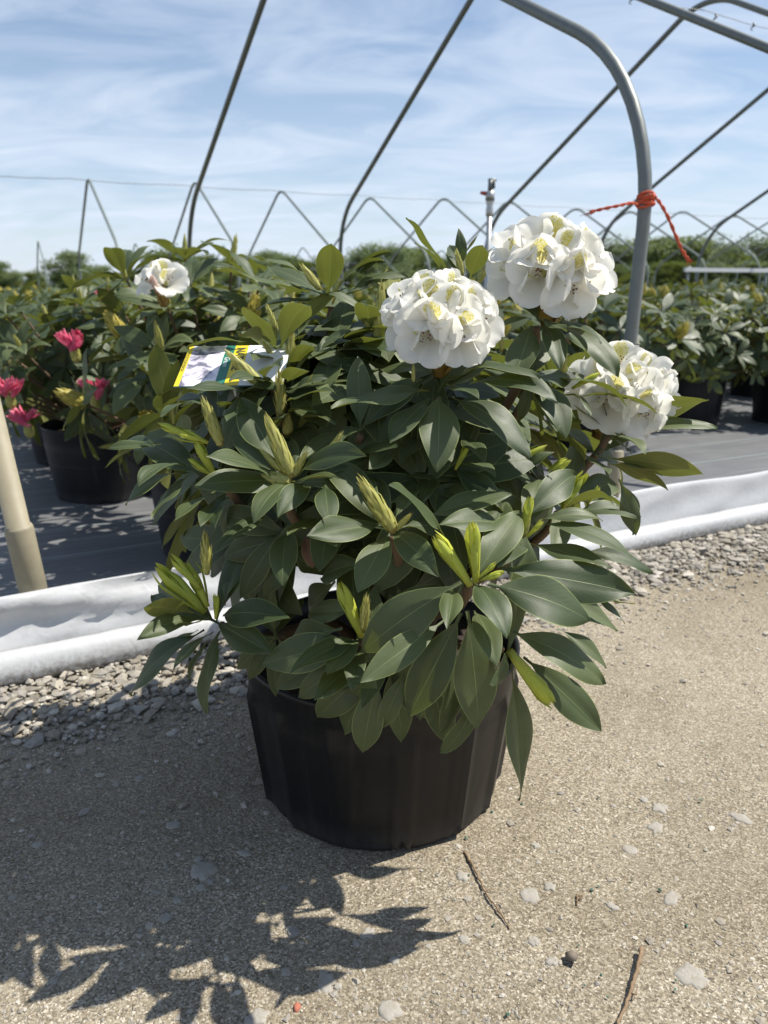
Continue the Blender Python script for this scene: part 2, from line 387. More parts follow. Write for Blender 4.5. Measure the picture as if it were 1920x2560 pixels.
# ------------------------------------------------------------ ground, fabric floor
def spaced(a, b, near, far, grow):
    xs = [0.0]; d = near
    while xs[-1] < b: xs.append(xs[-1] + d); d = min(d * grow, far)
    neg = [0.0]; d = near
    while neg[-1] > a: neg.append(neg[-1] - d); d = min(d * grow, far)
    return sorted(set(neg + xs))
def gz(x, y):
    k = max(0, 1 - math.hypot(x, y - 1.2) / 4)
    return k * (0.006 * mnoise.noise(Vector((x * 3, y * 3, 0))) + 0.003 * mnoise.noise(Vector((x * 11, y * 11, 4)))) - 0.003
gx = spaced(-900, 900, 0.03, 200, 1.05); gy = [y + 1.2 for y in spaced(-300, 1500, 0.03, 200, 1.05)]
vs = []; fs = []
for y in gy:
    for x in gx: vs.append((x, y, gz(x, y)))
nx = len(gx)
for j in range(len(gy) - 1):
    for i in range(nx - 1): fs.append((j * nx + i, j * nx + i + 1, (j + 1) * nx + i + 1, (j + 1) * nx + i))
o = put('ground', mesh('ground', vs, fs, [MSAND])); o['kind'] = 'structure'
def floor_sheet(name, u0, u1, v0, v1, z, nu, nv, amp):
    vs = []; fs = []
    for j in range(nv + 1):
        for i in range(nu + 1):
            p = uv(u0 + (u1 - u0) * i / nu, v0 + (v1 - v0) * j / nv)
            vs.append((p.x, p.y, z + amp * mnoise.noise(Vector((p.x * 1.7, p.y * 1.7, 2))) + amp * 0.4 * mnoise.noise(Vector((p.x * 6, p.y * 6, 5)))))
    for j in range(nv):
        for i in range(nu): fs.append((j * (nu + 1) + i, j * (nu + 1) + i + 1, (j + 1) * (nu + 1) + i + 1, (j + 1) * (nu + 1) + i))
    o = put(name, mesh(name, vs, fs, [MFAB])); o['kind'] = 'structure'
floor_sheet('fabric_floor', -9, 31, 1.80, 7.6, 0.014, 400, 70, 0.006)
o = put('grass_field', mesh('grass_field', [uv(-400, 24, .006), uv(500, 24, .006), uv(500, 900, .006), uv(-400, 900, .006)], [(0, 1, 2, 3)], [simple('grass_field', (.07, .10, .03), .9, 0, .4, .6)])); o['kind'] = 'structure'
floor_sheet('far_fabric_floor', -15, 50, 14.0, 20.2, 0.012, 60, 10, 0.003)

# ------------------------------------------------------------ white plastic skirt along the house edge
def skirt():
    r = root('plastic_skirt', uv(1.2, 1.80))
    n = 330; u0, u1 = -1.6, 9.0
    prof = 13; vs = []; fs = []
    for i in range(n + 1):
        u = u0 + (u1 - u0) * i / n
        vl = 1.795 + 0.012 * u
        left = max(0.0, min(1.0, (1.0 - u) / 0.8))
        for k in range(prof + 1):
            a = k / prof
            # from the roll (front, low) up over the baseboard and down inside
            if a < 0.8: q = a / 0.8; dv = -0.006 + 0.022 * q; z = 0.03 + (0.15 + 0.012 * mnoise.noise(Vector((u * 2.2, 3, 0)))) * q ** 0.9
            else: q = (a - 0.8) / 0.2; dv = 0.016 + 0.022 * q; z = 0.18 + 0.012 * mnoise.noise(Vector((u * 2.2, 3, 0))) - 0.03 * q * q
            fold = (0.5 - abs(mnoise.noise(Vector((u * 3.2 + a * 2.6 * left, a * 1.2, 1))))) * 0.050 + (0.4 - abs(mnoise.noise(Vector((u * 8 - a * 3 * left, a * 1.5, 7))))) * 0.022 - .02
            f = math.sin(math.pi * min(1, a / 0.95)) * (0.45 + 1.0 * left)
            p = uv(u, vl + dv - fold * f, max(0.02, z + 0.25 * fold * f)); vs.append(p)
    for i in range(n):
        for k in range(prof):
            b = i * (prof + 1) + k
            fs.append((b, b + prof + 1, b + prof + 2, b + 1))
    put('film_sheet', mesh('film_sheet', vs, fs, [MPOLY]), r)
    vs = []; fs = []; seg = 18
    for i in range(n + 1):
        u = u0 + (u1 - u0) * i / n
        for k in range(seg):
            a = 2 * math.pi * k / seg
            rr = 0.039 + 0.004 * mnoise.noise(Vector((u * 3, math.cos(a) * 1.5, math.sin(a) * 1.5))) + 0.0022 * mnoise.noise(Vector((u * 22, math.cos(a) * 4, math.sin(a) * 4)))
            vs.append(uv(u, 1.744 + 0.012 * u + 0.006 * mnoise.noise(Vector((u, 0, 9))) + rr * math.cos(a), 0.036 + rr * math.sin(a)))
    for i in range(n):
        for k in range(seg): fs.append((i * seg + k, i * seg + (k + 1) % seg, (i + 1) * seg + (k + 1) % seg, (i + 1) * seg + k))
    put('rolled_edge', mesh('rolled_edge', vs, fs, [MPOLY]), r)
    tag(r, 'white plastic film skirt rolled along the gravel edge of the hoop house', 'plastic film')
skirt()

# ------------------------------------------------------------ hoop houses
def hoop_profile(W=5.6496, h1=1.0177, Rb=0.6983, th=1.0882, Rt=0.5859, n=10):
    pts = [(0, -0.02), (0, h1 * .5), (0, h1)]
    for i in range(1, n + 1):
        a = th * i / n; pts.append((Rb * (1 - math.cos(a)), h1 + Rb * math.sin(a)))
    x0, z0 = pts[-1]; dx = W / 2 - Rt * math.cos(th) - x0; L = dx / math.sin(th)
    for k in range(1, 6): pts.append((x0 + dx * k / 5, z0 + L * math.cos(th) * k / 5))
    x1, z1 = pts[-1]
    for i in range(1, n + 1):
        a = th + (math.pi / 2 - th) * i / n
        pts.append((x1 + Rt * (math.cos(th) - math.cos(a)), z1 + Rt * (math.sin(a) - math.sin(th))))
    return pts + [(W - x, z) for x, z in pts[::-1][1:]]
HP = hoop_profile(); APEX = max(z for x, z in HP)
A0 = Vector((0.69194, 2.44753, 0)); uA, vA = A0.dot(U), A0.dot(V)
S = 1.70539
du = {0: .0832, 1: .0086, 2: .0275, 3: -.0352, 4: -.0263, -1: 0.02, 5: 0}
ln = {0: .0296, 1: -.057, 2: -.0246, 3: -.0261, 4: .0074, -1: -.085, 5: 0.0}
hl = {0: 'grey metal hoop with orange twine tied round its near leg', 1: 'grey metal hoop next beyond the twine-tied hoop', 2: 'grey metal hoop two places beyond the twine-tied one',
      3: 'grey metal hoop three places beyond the twine-tied one', 4: 'grey metal hoop four places beyond the twine-tied one', -1: 'metal hoop rising from a thick beige sleeve behind the white plastic', 5: 'grey metal hoop five places beyond the twine-tied one'}
for i in (-1, 0, 1, 2, 3, 4, 5):
    ub = uA + S * i + du[i]
    r = root('hoop_frame', uv(ub, vA))
    mb = MB()
    rad = 0.0205 if i >= 0 else 0.024
    mb.tube([uv(ub + ln[i] * z, vA + x, z) for x, z in HP], rad, 12)
    put('arch_pipe', mb.mesh('arch_pipe', [MPIPE]), r)
    for x, zt in ((0, 0.325), (HP[-1][0], 0.325)):
        mb = MB(); rs = 0.036 if i == -1 else 0.025
        if i == -1 and x == 0:   # the near sleeve is a two-step pipe
            mb.tube([uv(ub, vA, -0.02), uv(ub - .027, vA, 0.32), uv(ub - .0275, vA, 0.326), uv(ub - .0276, vA, 0.3265), uv(ub - .081, vA, 0.95)], [0.031, 0.031, 0.029, 0.0255, 0.0245], 20)
        else: mb.tube([uv(ub, vA + x, -0.02), uv(ub, vA + x, zt), uv(ub, vA + x, zt + .004)], [rs, rs, rs - .003], 16)
        put('ground_sleeve', mb.mesh('ground_sleeve', [MPVC]), r)
    tag(r, hl[i], 'hoop', 'hoops of the near house')
# ridge wire of the near house with twisted knots
def ridge_wire(u0, u1, v, z, rad, label, step, sag=0.02):
    r = root('ridge_wire', uv((u0 + u1) / 2, v, z)); mb = MB(); n = int((u1 - u0) / 0.25)
    mb.tube([uv(u0 + (u1 - u0) * k / n, v + 0.004 * math.sin(k * 2.1), z - sag * abs(math.sin(math.pi * (u0 + (u1 - u0) * k / n) / step)) + 0.004 * math.sin(k * 3.3)) for k in range(n + 1)], rad, 5)
    put('wire_strand', mb.mesh('wire_strand', [MWIRE]), r)
    return tag(r, label, 'wire')
rw = ridge_wire(uA - S, uA + 6 * S, vA + HP[-1][0] / 2, APEX - 0.05, 0.0028, 'thin ridge wire with twisted knots under the near hoops', S, 0.03)
for k in range(9):
    mb = MB(); c = uv(uA + S * 1.3 + k * 0.42, vA + HP[-1][0] / 2, APEX - 0.06)
    mb.tube([c + Vector((0.012 * math.sin(q * 1.3), 0.008 * math.cos(q * 1.7), -0.011 * q)) for q in range(6)], [0.006, 0.009, 0.007, 0.006, 0.004, 0.002], 5)
    put('knot', mb.mesh('knot', [MWIRE]), rw)
# hoops of the houses behind
ORD = 'first second third fourth fifth sixth seventh eighth ninth tenth eleventh twelfth thirteenth fourteenth fifteenth'.split()
for k in range(15):
    ub = 2.35 + 2.03 * k; r = root('far_hoop', uv(ub, 14.25)); mb = MB()
    mb.tube([uv(ub + 0.03 * math.sin(k * 2.3) * z, 14.25 + x, z * (0.985 + 0.02 * math.sin(k * 1.7))) for x, z in HP], 0.026, 8)
    put('arch_pipe', mb.mesh('arch_pipe', [MPIPEFAR]), r)
    tag(r, 'weathered pointed hoop, %s counting from the end of the house behind' % ORD[k], 'hoop', 'hoops of the house behind')
ridge_wire(-12, 40, 17.07, APEX - 0.03, 0.006, 'thin ridge wire stretched across the house behind', 2.03, 0.03)
for k in range(9):
    ub = 3.3 + 4.6 * k; r = root('distant_hoop', uv(ub, 40.1)); mb = MB()
    mb.tube([uv(ub, 40.1 + x, z) for x, z in HP], 0.035, 6)
    put('arch_pipe', mb.mesh('arch_pipe', [MPIPEFAR]), r)
    tag(r, 'small pointed hoop of a distant hoop house below the tree line', 'hoop', 'hoops of the distant house')
# twine on hoop A
hub = uA + du[0]; tz = at(1603, 500, (uv(hub, vA)).y).z
tp = lambda z: uv(hub + ln[0] * z, vA, z)
r = root('twine', tp(tz)); mb = MB()
pts = []
for k in range(60):
    a = k * 0.72; pts.append(tp(tz - 0.018 + 0.036 * k / 60 + 0.006 * math.sin(k)) + (U * math.cos(a) + V * math.sin(a)) * (0.0245 + 0.002 * math.sin(k * 1.7)))
mb.tube(pts, 0.0042, 6); put('binding', mb.mesh('binding', [MTWINE]), r)
def curve(ps, n=8):
    ps = [Vector(p) for p in ps]; out = []
    for i in range(len(ps) - 1):
        p0 = ps[max(i - 1, 0)]; p1 = ps[i]; p2 = ps[i + 1]; p3 = ps[min(i + 2, len(ps) - 1)]
        for k in range(n):
            t = k / n
            out.append(0.5 * ((2 * p1) + (p2 - p0) * t + (2 * p0 - 5 * p1 + 4 * p2 - p3) * t * t + (3 * p1 - p0 - 3 * p2 + p3) * t ** 3))
    return out + [ps[-1]]
Yt = tp(tz).y
for pl, ra in (([(1592, 512, -.03), (1578, 508, -.06), (1550, 514, -.08), (1510, 522, -.08), (1476, 530, -.06)], 0.0038), ([(1612, 494, -.03), (1628, 488, -.05), (1645, 500, -.06), (1668, 538, -.07), (1690, 590, -.07), (1708, 630, -.07), (1722, 650, -.07)], 0.0045)):
    mb = MB(); cps = curve([at(x, y, Yt + d) for x, y, d in pl], 7)
    for q in range(2):
        mb.tube([p + Vector((0.0028 * math.cos(i * .9 + q * 3.1), 0, 0.0028 * math.sin(i * .9 + q * 3.1))) for i, p in enumerate(cps)], [ra * 0.75] * (len(cps) - 1) + [ra * .5], 5)
    e = cps[-1]; dd = (cps[-1] - cps[-4]).normalized()
    for q in range(9): mb.tube([e - dd * .02, e + dd * rnd.uniform(0, .02) + Vector((rnd.uniform(-.012, .012), rnd.uniform(-.01, .01), rnd.uniform(-.012, .008)))], [0.0018, 0.0007], 4)
    put('loose_end', mb.mesh('loose_end', [MTWINE]), r)
tag(r, 'orange baling twine knotted round a grey hoop leg with loose ends', 'twine')
# sprinkler riser
Ys = 5.2; sp = at(1226, 470, Ys); r = root('sprinkler_riser', (sp.x, sp.y, 0)); z0 = at(1228, 452, Ys).z
mb = MB(); mb.tube([(sp.x, sp.y, 0), (sp.x, sp.y, sp.z - .06)], 0.017, 10); put('riser_pipe', mb.mesh('riser_pipe', [MBRASS]), r)
mb = MB(); mb.tube([(sp.x, sp.y, sp.z - q) for q in (.17, .16, .12, .11, .08, .07)], [.018, .024, .024, .02, .026, .026], 10); mb.tube([(sp.x, sp.y, sp.z - .075), (sp.x, sp.y, sp.z - .02), (sp.x, sp.y, sp.z - .018)], [.03, .028, .014], 10); put('coupling', mb.mesh('coupling', [MBRASS]), r)
mb = MB(); mb.tube([(sp.x + .02, sp.y, sp.z - .045), (sp.x - .04, sp.y, sp.z - .03), (sp.x - .062, sp.y, sp.z - .028)], [.014, .012, .009], 8); put('nozzle', mb.mesh('nozzle', [MRED]), r)
mb = MB(); mb.tube([(sp.x, sp.y, sp.z - .02), (sp.x, sp.y, z0 + .004)], .016, 8)
mb.box(Matrix.Translation((sp.x + .01, sp.y, z0 + .004)) @ Matrix.Diagonal((.05, .02, .018, 1)))
mb.box(Matrix.Translation((sp.x + .022, sp.y, z0 - .02)) @ Matrix.Diagonal((.012, .02, .05, 1))); put('impact_arm', mb.mesh('impact_arm', [MWIRE]), r)
tag(r, 'upright metal sprinkler riser with red nozzle rising above the rhododendrons', 'sprinkler')
# white board on posts at the far side
r = root('white_rail', tuple(Vector((at(1850, 676, 9.0).x, 9.0, 0)))); a = at(1712, 672, 8.6); b = at(2110, 680, 9.6); mb = MB()
dirv = (b - a).normalized(); L = (b - a).length
mb.box(Matrix.Translation((a + b) / 2) @ Matrix.Rotation(math.atan2(dirv.y, dirv.x), 4, 'Z') @ Matrix.Diagonal((L, .03, .042, 1)))
put('board', mb.mesh('board', [MWHITE], False), r)
for q in (.03, .5, .97):
    p = a.lerp(b, q); mb = MB(); mb.tube([(p.x, p.y + .04, 0), (p.x, p.y + .04, p.z + .03)], .022, 8); put('post', mb.mesh('post', [MPIPEFAR]), r)
tag(r, 'long white board rail on posts behind the potted plants', 'rail')

# ------------------------------------------------------------ leaf meshes
def leaf_geo(wr, bend, fold, wave, twist, seed, nl=14, nw=6, pet=0.08, blunt=0.72):
    rg = random.Random(seed); ph = rg.uniform(0, 6.3); rows = []
    for i in range(nl + 1):
        t = i / nl; t = t ** 0.9
        tp_ = max(0, (t - pet) / (1 - pet))
        hw = 0.5 * wr * max(0, math.sin(math.pi * tp_ ** 1.04)) ** blunt if tp_ > 0 else 0
        hw = max(hw, 0.013 * (1 - 0.93 * t ** 8))
        if i == nl: hw = 0.0015
        row = []
        for j in range(nw + 1):
            s = 2 * j / nw - 1
            y = s * hw; z = fold * abs(y) - 0.9 * fold * (y * y) / (0.5 * wr + 1e-6)
            z += wave * wr * (abs(s) ** 2) * math.sin(9.0 * t + ph + (1.3 if s > 0 else 0)) * (1 if tp_ > 0 else 0)
            a = twist * t
            row.append((y * math.cos(a) - z * math.sin(a), y * math.sin(a) + z * math.cos(a)))
        rows.append((t, row))
    # bend the spine downwards progressively
    P = np.zeros((nl + 1, 3)); ang = []; x = z = 0; tprev = 0
    for i, (t, row) in enumerate(rows):
        a = bend * 0.5 - bend * t ** 1.3; ang.append(a)
        x += (t - tprev) * math.cos(a); z += (t - tprev) * math.sin(a); tprev = t
        P[i] = (x, 0, z)
    vs = []; uvs = []
    for i, (t, row) in enumerate(rows):
        n = (-math.sin(ang[i]), math.cos(ang[i]))
        for j, (y, zz_) in enumerate(row):
            vs.append((P[i, 0] + n[0] * zz_, y, P[i, 2] + n[1] * zz_)); uvs.append((j / nw, t))
    vs = np.array(vs)
    tip = P[-1]; L = math.hypot(tip[0], tip[2]); c, s = tip[0] / L, tip[2] / L
    xx = (vs[:, 0] * c + vs[:, 2] * s) / L; z2 = (-vs[:, 0] * s + vs[:, 2] * c) / L
    vs = np.stack([xx, vs[:, 1] / L, z2], 1)
    fs = []
    for i in range(nl):
        for j in range(nw):
            b = i * (nw + 1) + j; fs.append((b, b + nw + 1, b + nw + 2, b + 1))
    return vs, fs, uvs
def leaf_mesh(name, m, *a, **k):
    v, f, u = leaf_geo(*a, **k)
    # normals: make the upper side (+z) the front face
    f = [q[::-1] if False else q for q in f]
    me = mesh(name, v, f, [m], u)
    if me.polygons[len(f) // 2].normal.z < 0: me.flip_normals()
    return me
LEAVES = []
for k in range(18):
    rg = random.Random(100 + k)
    LEAVES.append(leaf_mesh('leaf', MLEAF, 0.312, rg.uniform(0.1, 1.05), rg.uniform(0.1, 0.7), rg.uniform(0.01, 0.10), rg.uniform(-.5, .5), k, blunt=rg.uniform(.80, 1.02)))
LEAFG = []
for k in range(8):
    rg = random.Random(300 + k)
    LEAFG.append(leaf_geo(0.34, rg.uniform(0.2, 0.9), rg.uniform(0.1, 0.5), 0.03, rg.uniform(-.3, .3), k, nl=7, nw=2))
def flipcheck(g):
    v, f, u = g; q = f[len(f) // 2]; a, b, c = (Vector(v[i]) for i in q[:3])
    return g if (b - a).cross(c - a).z > 0 else (v, [x[::-1] for x in f], u)
LEAFG = [flipcheck(g) for g in LEAFG]
def leaf_matrix(base, tip, nrm, wscale=1.0):
    d = tip - base; L = d.length; x = d / L
    n = nrm - x * nrm.dot(x)
    if n.length < 1e-3: n = x.orthogonal()
    n.normalize(); y = n.cross(x)
    return Matrix(((x.x * L, y.x * L * wscale, n.x * L, base.x), (x.y * L, y.y * L * wscale, n.y * L, base.y), (x.z * L, y.z * L * wscale, n.z * L, base.z), (0, 0, 0, 1)))
def joined_leaves(name, mats_, m, seed=0):
    rg = random.Random(seed); V_ = []; F_ = []; U_ = []; off = 0
    for Mx in mats_:
        v, f, u = LEAFG[rg.randrange(len(LEAFG))]
        A = np.array(Mx)[:3]; V_.append(v @ A[:, :3].T + A[:, 3]); F_ += [tuple(i + off for i in q) for q in f]; U_ += u; off += len(v)
    return mesh(name, np.concatenate(V_), F_, [m], U_)

# young shoots and buds: local z up, height 1
def shoot_mesh(seed, n, spread, width, m, lo=0.0, curl=0.0):
    rg = random.Random(seed); mb = MB()
    mb.tube([(0, 0, -.03), (0.01, 0, .2), (0, 0.01, .42)], [.055, .06, .02], 7)
    for k in range(n):
        az = k * 2.4 + rg.uniform(-.3, .3); a0 = lo + (0.5 - lo) * (k / n) ** 1.2; L = (1 - a0) * rg.uniform(.62, 1.05); sp_ = spread * rg.uniform(.35, 1.3)
        ex = Vector((math.cos(az), math.sin(az), 0)); ey = Vector((-math.sin(az), math.cos(az), 0)); vs = []; uvs = []; fs = []
        nl_ = 7
        for i in range(nl_ + 1):
            t = i / nl_; th = sp_ * (1.0 - 0.35 * t) + curl * max(0, t - .7) * 3
            r_ = .05 + L * t * math.sin(th); z_ = a0 + L * t * math.cos(th); hw = width * (math.sin(math.pi * min(1, .10 + .86 * t) ** .95) ** .65 + .05) * (1 if i < nl_ else .25)
            for j in range(5):
                s_ = j / 2 - 1
                p = ex * (r_ - abs(s_) ** 2 * hw * -0.75) * 1.0 + ey * (s_ * hw) + Vector((0, 0, z_))
                p -= ex * (abs(s_) ** 2 * hw * 1.3)
                vs.append(p); uvs.append((j / 4, t))
        for i in range(nl_):
            for j in range(4): b = i * 5 + j; fs.append((b, b + 1, b + 6, b + 5))
        mb.add(vs, fs, 0, uvs)
    return mb.mesh('shoot', [m])
SHOOTS = [shoot_mesh(k, 8 + k % 3, .20 + .05 * (k % 3), .068, MSHOOT, curl=-.12) for k in range(4)]
def cone_mesh(seed, m, fat=0.16, opening=.3):
    rg = random.Random(seed); mb = MB()
    mb.tube([(0, 0, -.02), (0, 0, .15), (0, 0, .5), (0, 0, .8), (0, 0, .96)], [fat * .5, fat * .75, fat * .7, fat * .42, .01], 8)
    n = 30
    for k in range(n):
        az = k * 2.4; a0 = .02 + .68 * k / n; L = .34 + .1 * (k / n); rb = fat * (0.62 + .45 * math.sin(math.pi * min(1, a0 * 1.15 + .12)) - .45 * a0)
        ex = Vector((math.cos(az), math.sin(az), 0)); ey = Vector((-math.sin(az), math.cos(az), 0)); vs = []; uvs = []; fs = []
        for i in range(6):
            t = i / 5; out_ = rb + fat * (.35 * math.sin(t * 2.2)) * (1 - .4 * a0) - t * fat * .55 * (a0 + .2) + opening * .06 * t * t * rg.uniform(0, 1.5)
            hw = fat * .52 * (1 - t) ** .6 * (1 - .35 * a0) + .002
            for j in range(3):
                s_ = j - 1
                vs.append(ex * (out_ - abs(s_) * hw * .35) + ey * (s_ * hw) + Vector((0, 0, a0 + L * t))); uvs.append((j / 2, .25 + .65 * t * (.5 + a0)))
        for i in range(5):
            for j in range(2): b = i * 3 + j; fs.append((b, b + 1, b + 4, b + 3))
        mb.add(vs, fs, 0, uvs)
    return mb.mesh('bud', [m])
CONES = [cone_mesh(k, MBUD, .090 + .015 * (k % 2), .1 + .35 * (k % 3)) for k in range(4)]
FATBUD = [cone_mesh(40 + k, MBUD, .26, .2) for k in range(2)]
PINKBUD = [shoot_mesh(60 + k, 8, .45, .14, MPINK) for k in range(2)]
PALEBUD = shoot_mesh(66, 6, .3, .16, shoot_material('pale_pink_bud', (0.72, 0.50, 0.42), (0.75, 0.58, 0.48), (0.70, 0.42, 0.36)))
YBUD = cone_mesh(71, shoot_material('yellow_bud', (0.52, 0.44, 0.09), (0.42, 0.38, 0.08), (0.36, 0.25, 0.06)), .24, .5)
def up_matrix(base, tip, wide=1.0, spin=0.0):
    d = tip - base; L = d.length; z = d / L; x = z.orthogonal().normalized(); x = Matrix.Rotation(spin, 3, z) @ x; y = z.cross(x); w_ = L * wide
    return Matrix(((x.x * w_, y.x * w_, z.x * L, base.x), (x.y * w_, y.y * w_, z.y * L, base.y), (x.z * w_, y.z * w_, z.z * L, base.z), (0, 0, 0, 1)))

# florets
def floret_mesh(seed):
    rg = random.Random(seed); mb = MB()
    for k in range(5):
        az = math.pi / 2 + k * 2 * math.pi / 5; ex = Vector((math.cos(az), math.sin(az), 0)); ey = Vector((-math.sin(az), math.cos(az), 0))
        ns, nw_ = 14, 12; vs = []; uvs = []; fs = []; ph = rg.uniform(0, 6); flare = rg.uniform(.05, .6); lift = (.05 if k % 2 else -.03) + rg.uniform(-.02, .02)
        lw = rg.uniform(.50, .58); tilt = rg.uniform(-.12, .12); ln_ = rg.uniform(.94, 1.08)
        for i in range(ns + 1):
            s = i / ns
            r_ = (.09 + .95 * s ** .95) * ln_; z_ = -.86 * (1 - s) ** 1.8 - flare * max(0, s - .62) ** 2
            fused = r_ * .80
            lobe = lw * math.sqrt(max(0.0, 1 - (max(0, s - .52) / .485) ** 2.6)); hw = min(fused, lobe)
            for j in range(nw_ + 1):
                q = 2 * j / nw_ - 1; a_ = q * hw
                ruf = (.070 * math.sin(3.2 * q + ph + 2.0 * s) * abs(q) + .016 * math.sin(8 * q + ph * 2)) * max(0, s - .25) ** 1.5 * 1.5
                cup = .42 * a_ * a_ * (1 - .5 * s); notch = -.06 * s ** 8 * math.exp(-(q / .2) ** 2)
                rr_ = (r_ + notch) * (1 - .16 * q * q * (1 - s)) - .10 * a_ * a_
                vs.append(ex * rr_ + ey * a_ + Vector((0, 0, z_ + ruf + cup + (lift + tilt * q) * s))); uvs.append((j / nw_, s))
        for i in range(ns):
            for j in range(nw_): b = i * (nw_ + 1) + j; fs.append((b, b + 1, b + nw_ + 2, b + nw_ + 1))
        mb.add(vs, fs, 1 if k == 0 else 0, uvs)
    for k in range(9):
        az = rg.uniform(0, 6.28); rr_ = rg.uniform(.06, .2); e = Vector((math.cos(az) * rr_, math.sin(az) * rr_ - .10, rg.uniform(-.12, .05)))
        pts = curve([Vector((0, 0, -.6)), Vector((e.x * .5, e.y * .6 - .08, -.32)), e], 4)
        mb.tube(pts, .009, 4, 2); dd = Vector((rg.uniform(-.6, .6), rg.uniform(-.2, .5), 1)).normalized()
        mb.tube([e - dd * .02, e, e + dd * .035, e + dd * .05], [.012, .024, .022, .008], 5, 3)
    pts = curve([Vector((0, 0, -.6)), Vector((-.1, -.16, -.3)), Vector((-.28, -.1, .06))], 5); mb.tube(pts, .014, 5, 4); e = pts[-1]; mb.tube([e, e + Vector((-.02, .02, .03)), e + Vector((-.03, .03, .06))], [.02, .04, .02], 6, 4)
    mb.tube([(0, 0, -.56), (0, 0, -.7), (0, .03, -1.1)], [.12, .07, .035], 7, 4)
    return mb.mesh('floret', [MPETAL, MPETALY, MFIL, MANTH, MPIST])
FLORETS = [floret_mesh(k) for k in range(5)]
def truss(plant, Cpt, rad, frad, dirs, axis, seed):
    rg = random.Random(seed)
    mb = MB(); ax = axis.normalized(); base = Cpt - ax * rad * 1.25
    mb.tube([base, Cpt - ax * rad * .6, Cpt - ax * rad * .1], [rad * .16, rad * .2, rad * .08], 8)
    x = ax.orthogonal().normalized(); y = ax.cross(x)
    for k in range(22):
        a = k * 2.4; e = x * math.cos(a) + y * math.sin(a); h = k / 22; b0 = base + ax * rad * (.02 + .6 * h) + e * rad * .15; tpp = b0 + ax * rad * .42 + e * rad * (.17 + .16 * h)
        sd_ = ax.cross(e); wv_ = rad * .13
        mb.add([b0 - sd_ * wv_ * .7, b0 + sd_ * wv_ * .7, (b0 + tpp) / 2 + sd_ * wv_ + e * rad * .05, (b0 + tpp) / 2 - sd_ * wv_ + e * rad * .05, tpp], [(0, 1, 2, 3), (3, 2, 4)], 0, [(0, .3), (1, .3), (1, .6), (0, .6), (.5, .75)])
    t = put('flower_truss', mb.mesh('flower_truss', [MBRACT]), plant)
    t['label'] = 'rounded cluster of white flowers with yellow blotches'
    for k, dv in enumerate(dirs):
        d = Vector(dv).normalized(); fr = frad * rg.uniform(.86, 1.12)
        c = Cpt + Vector((d.x * 1.08, d.y, d.z * .86)) * (rad - frad * .25) * rg.uniform(.94, 1.1)
        c += Vector((0, -.022 * min(1, max(-1, -d.z * 1.2)), 0)) if d.y < 0 else Vector((0, 0, 0)); z = (d + Vector((0, -.25, .30 if d.y < 0 else .1))).normalized(); up = Vector((0, 0, 1)); yv = (up - z * up.dot(z))
        yv = yv.normalized() if yv.length > .05 else Vector((0, 1, 0)); yv = Matrix.Rotation(rg.uniform(-.3, .3), 3, z) @ yv; xv = yv.cross(z)
        Mx = Matrix(((xv.x * fr, yv.x * fr, z.x * fr, c.x), (xv.y * fr, yv.y * fr, z.y * fr, c.y), (xv.z * fr, yv.z * fr, z.z * fr, c.z), (0, 0, 0, 1)))
        put('floret', FLORETS[(k + seed) % 5], t, Mx)
    return t

# ------------------------------------------------------------ pots
def pot_meshes(rt, rb, h, seg=144):
    prof = [(0, rb * .96, .010), (0, rb * .985, .0)]
    rows = []
    rows.append((rb * .93, 0.004, 0)); rows.append((rb * .985, 0.0, .3)); rows.append((rb, .008, 1))
    for k in range(1, 13): q = k / 13; rows.append((rb + (rt - rb) * q * .93, .008 + (h * .80 - .008) * q, 1))
    rows.append((rt * .975, h * .81, .6)); rows.append((rt * .985, h * .825, 0)); rows.append((rt * .982, h * .86, 0)); rows.append((rt * .992, h * .87, 0)); rows.append((rt * .988, h * .905, 0)); rows.append((rt * .997, h * .915, 0)); rows.append((rt * .993, h * .95, 0)); rows.append((rt * 1.01, h * .965, 0)); rows.append((rt * 1.012, h * .992, 0)); rows.append((rt * 1.0, h, 0)); rows.append((rt * .975, h * .995, 0)); rows.append((rt * .96, h * .85, 0)); rows.append((rt * .95, h * .5, 0))
    vs = []; fs = []
    for r_, z, k in rows:
        for i in range(seg):
            a = 2 * math.pi * i / seg; ph = (a * 14 / (2 * math.pi)) % 1.0
            rib = .0085 * (math.exp(-((ph - .42) / .05) ** 2) + math.exp(-((ph - .58) / .05) ** 2)) - .002 * math.exp(-((ph - .5) / .04) ** 2)
            fl = 0
            rr_ = r_ + k * (rib + fl)
            lift = .0
            if z < .004 and abs(((a * 6 / (2 * math.pi)) % 1.0) - .5) < .05: lift = .012
            vs.append((rr_ * math.cos(a), rr_ * math.sin(a), z + lift))
    n = len(rows)
    for j in range(n - 1):
        for i in range(seg): i2 = (i + 1) % seg; fs.append((j * seg + i, j * seg + i2, (j + 1) * seg + i2, (j + 1) * seg + i))
    body = mesh('pot_body', vs, fs, [MPOT])
    vs = [(0, 0, h * .86)]; fs = []
    for j in range(1, 9):
        for i in range(40):
            a = 2 * math.pi * i / 40; q = rt * .958 * j / 8
            vs.append((q * math.cos(a), q * math.sin(a), h * .855 + .006 * mnoise.noise(Vector((q * 40 * math.cos(a), q * 40 * math.sin(a), 0)))))
    for i in range(40): fs.append((0, 1 + i, 1 + (i + 1) % 40))
    for j in range(7):
        for i in range(40): fs.append((1 + j * 40 + i, 1 + (j + 1) * 40 + i, 1 + (j + 1) * 40 + (i + 1) % 40, 1 + j * 40 + (i + 1) % 40))
    return body, mesh('soil', vs, fs, [MSOIL])
PB, PS = pot_meshes(.233, .206, .268)
PBf, PSf = pot_meshes(.222, .195, .30, 56)
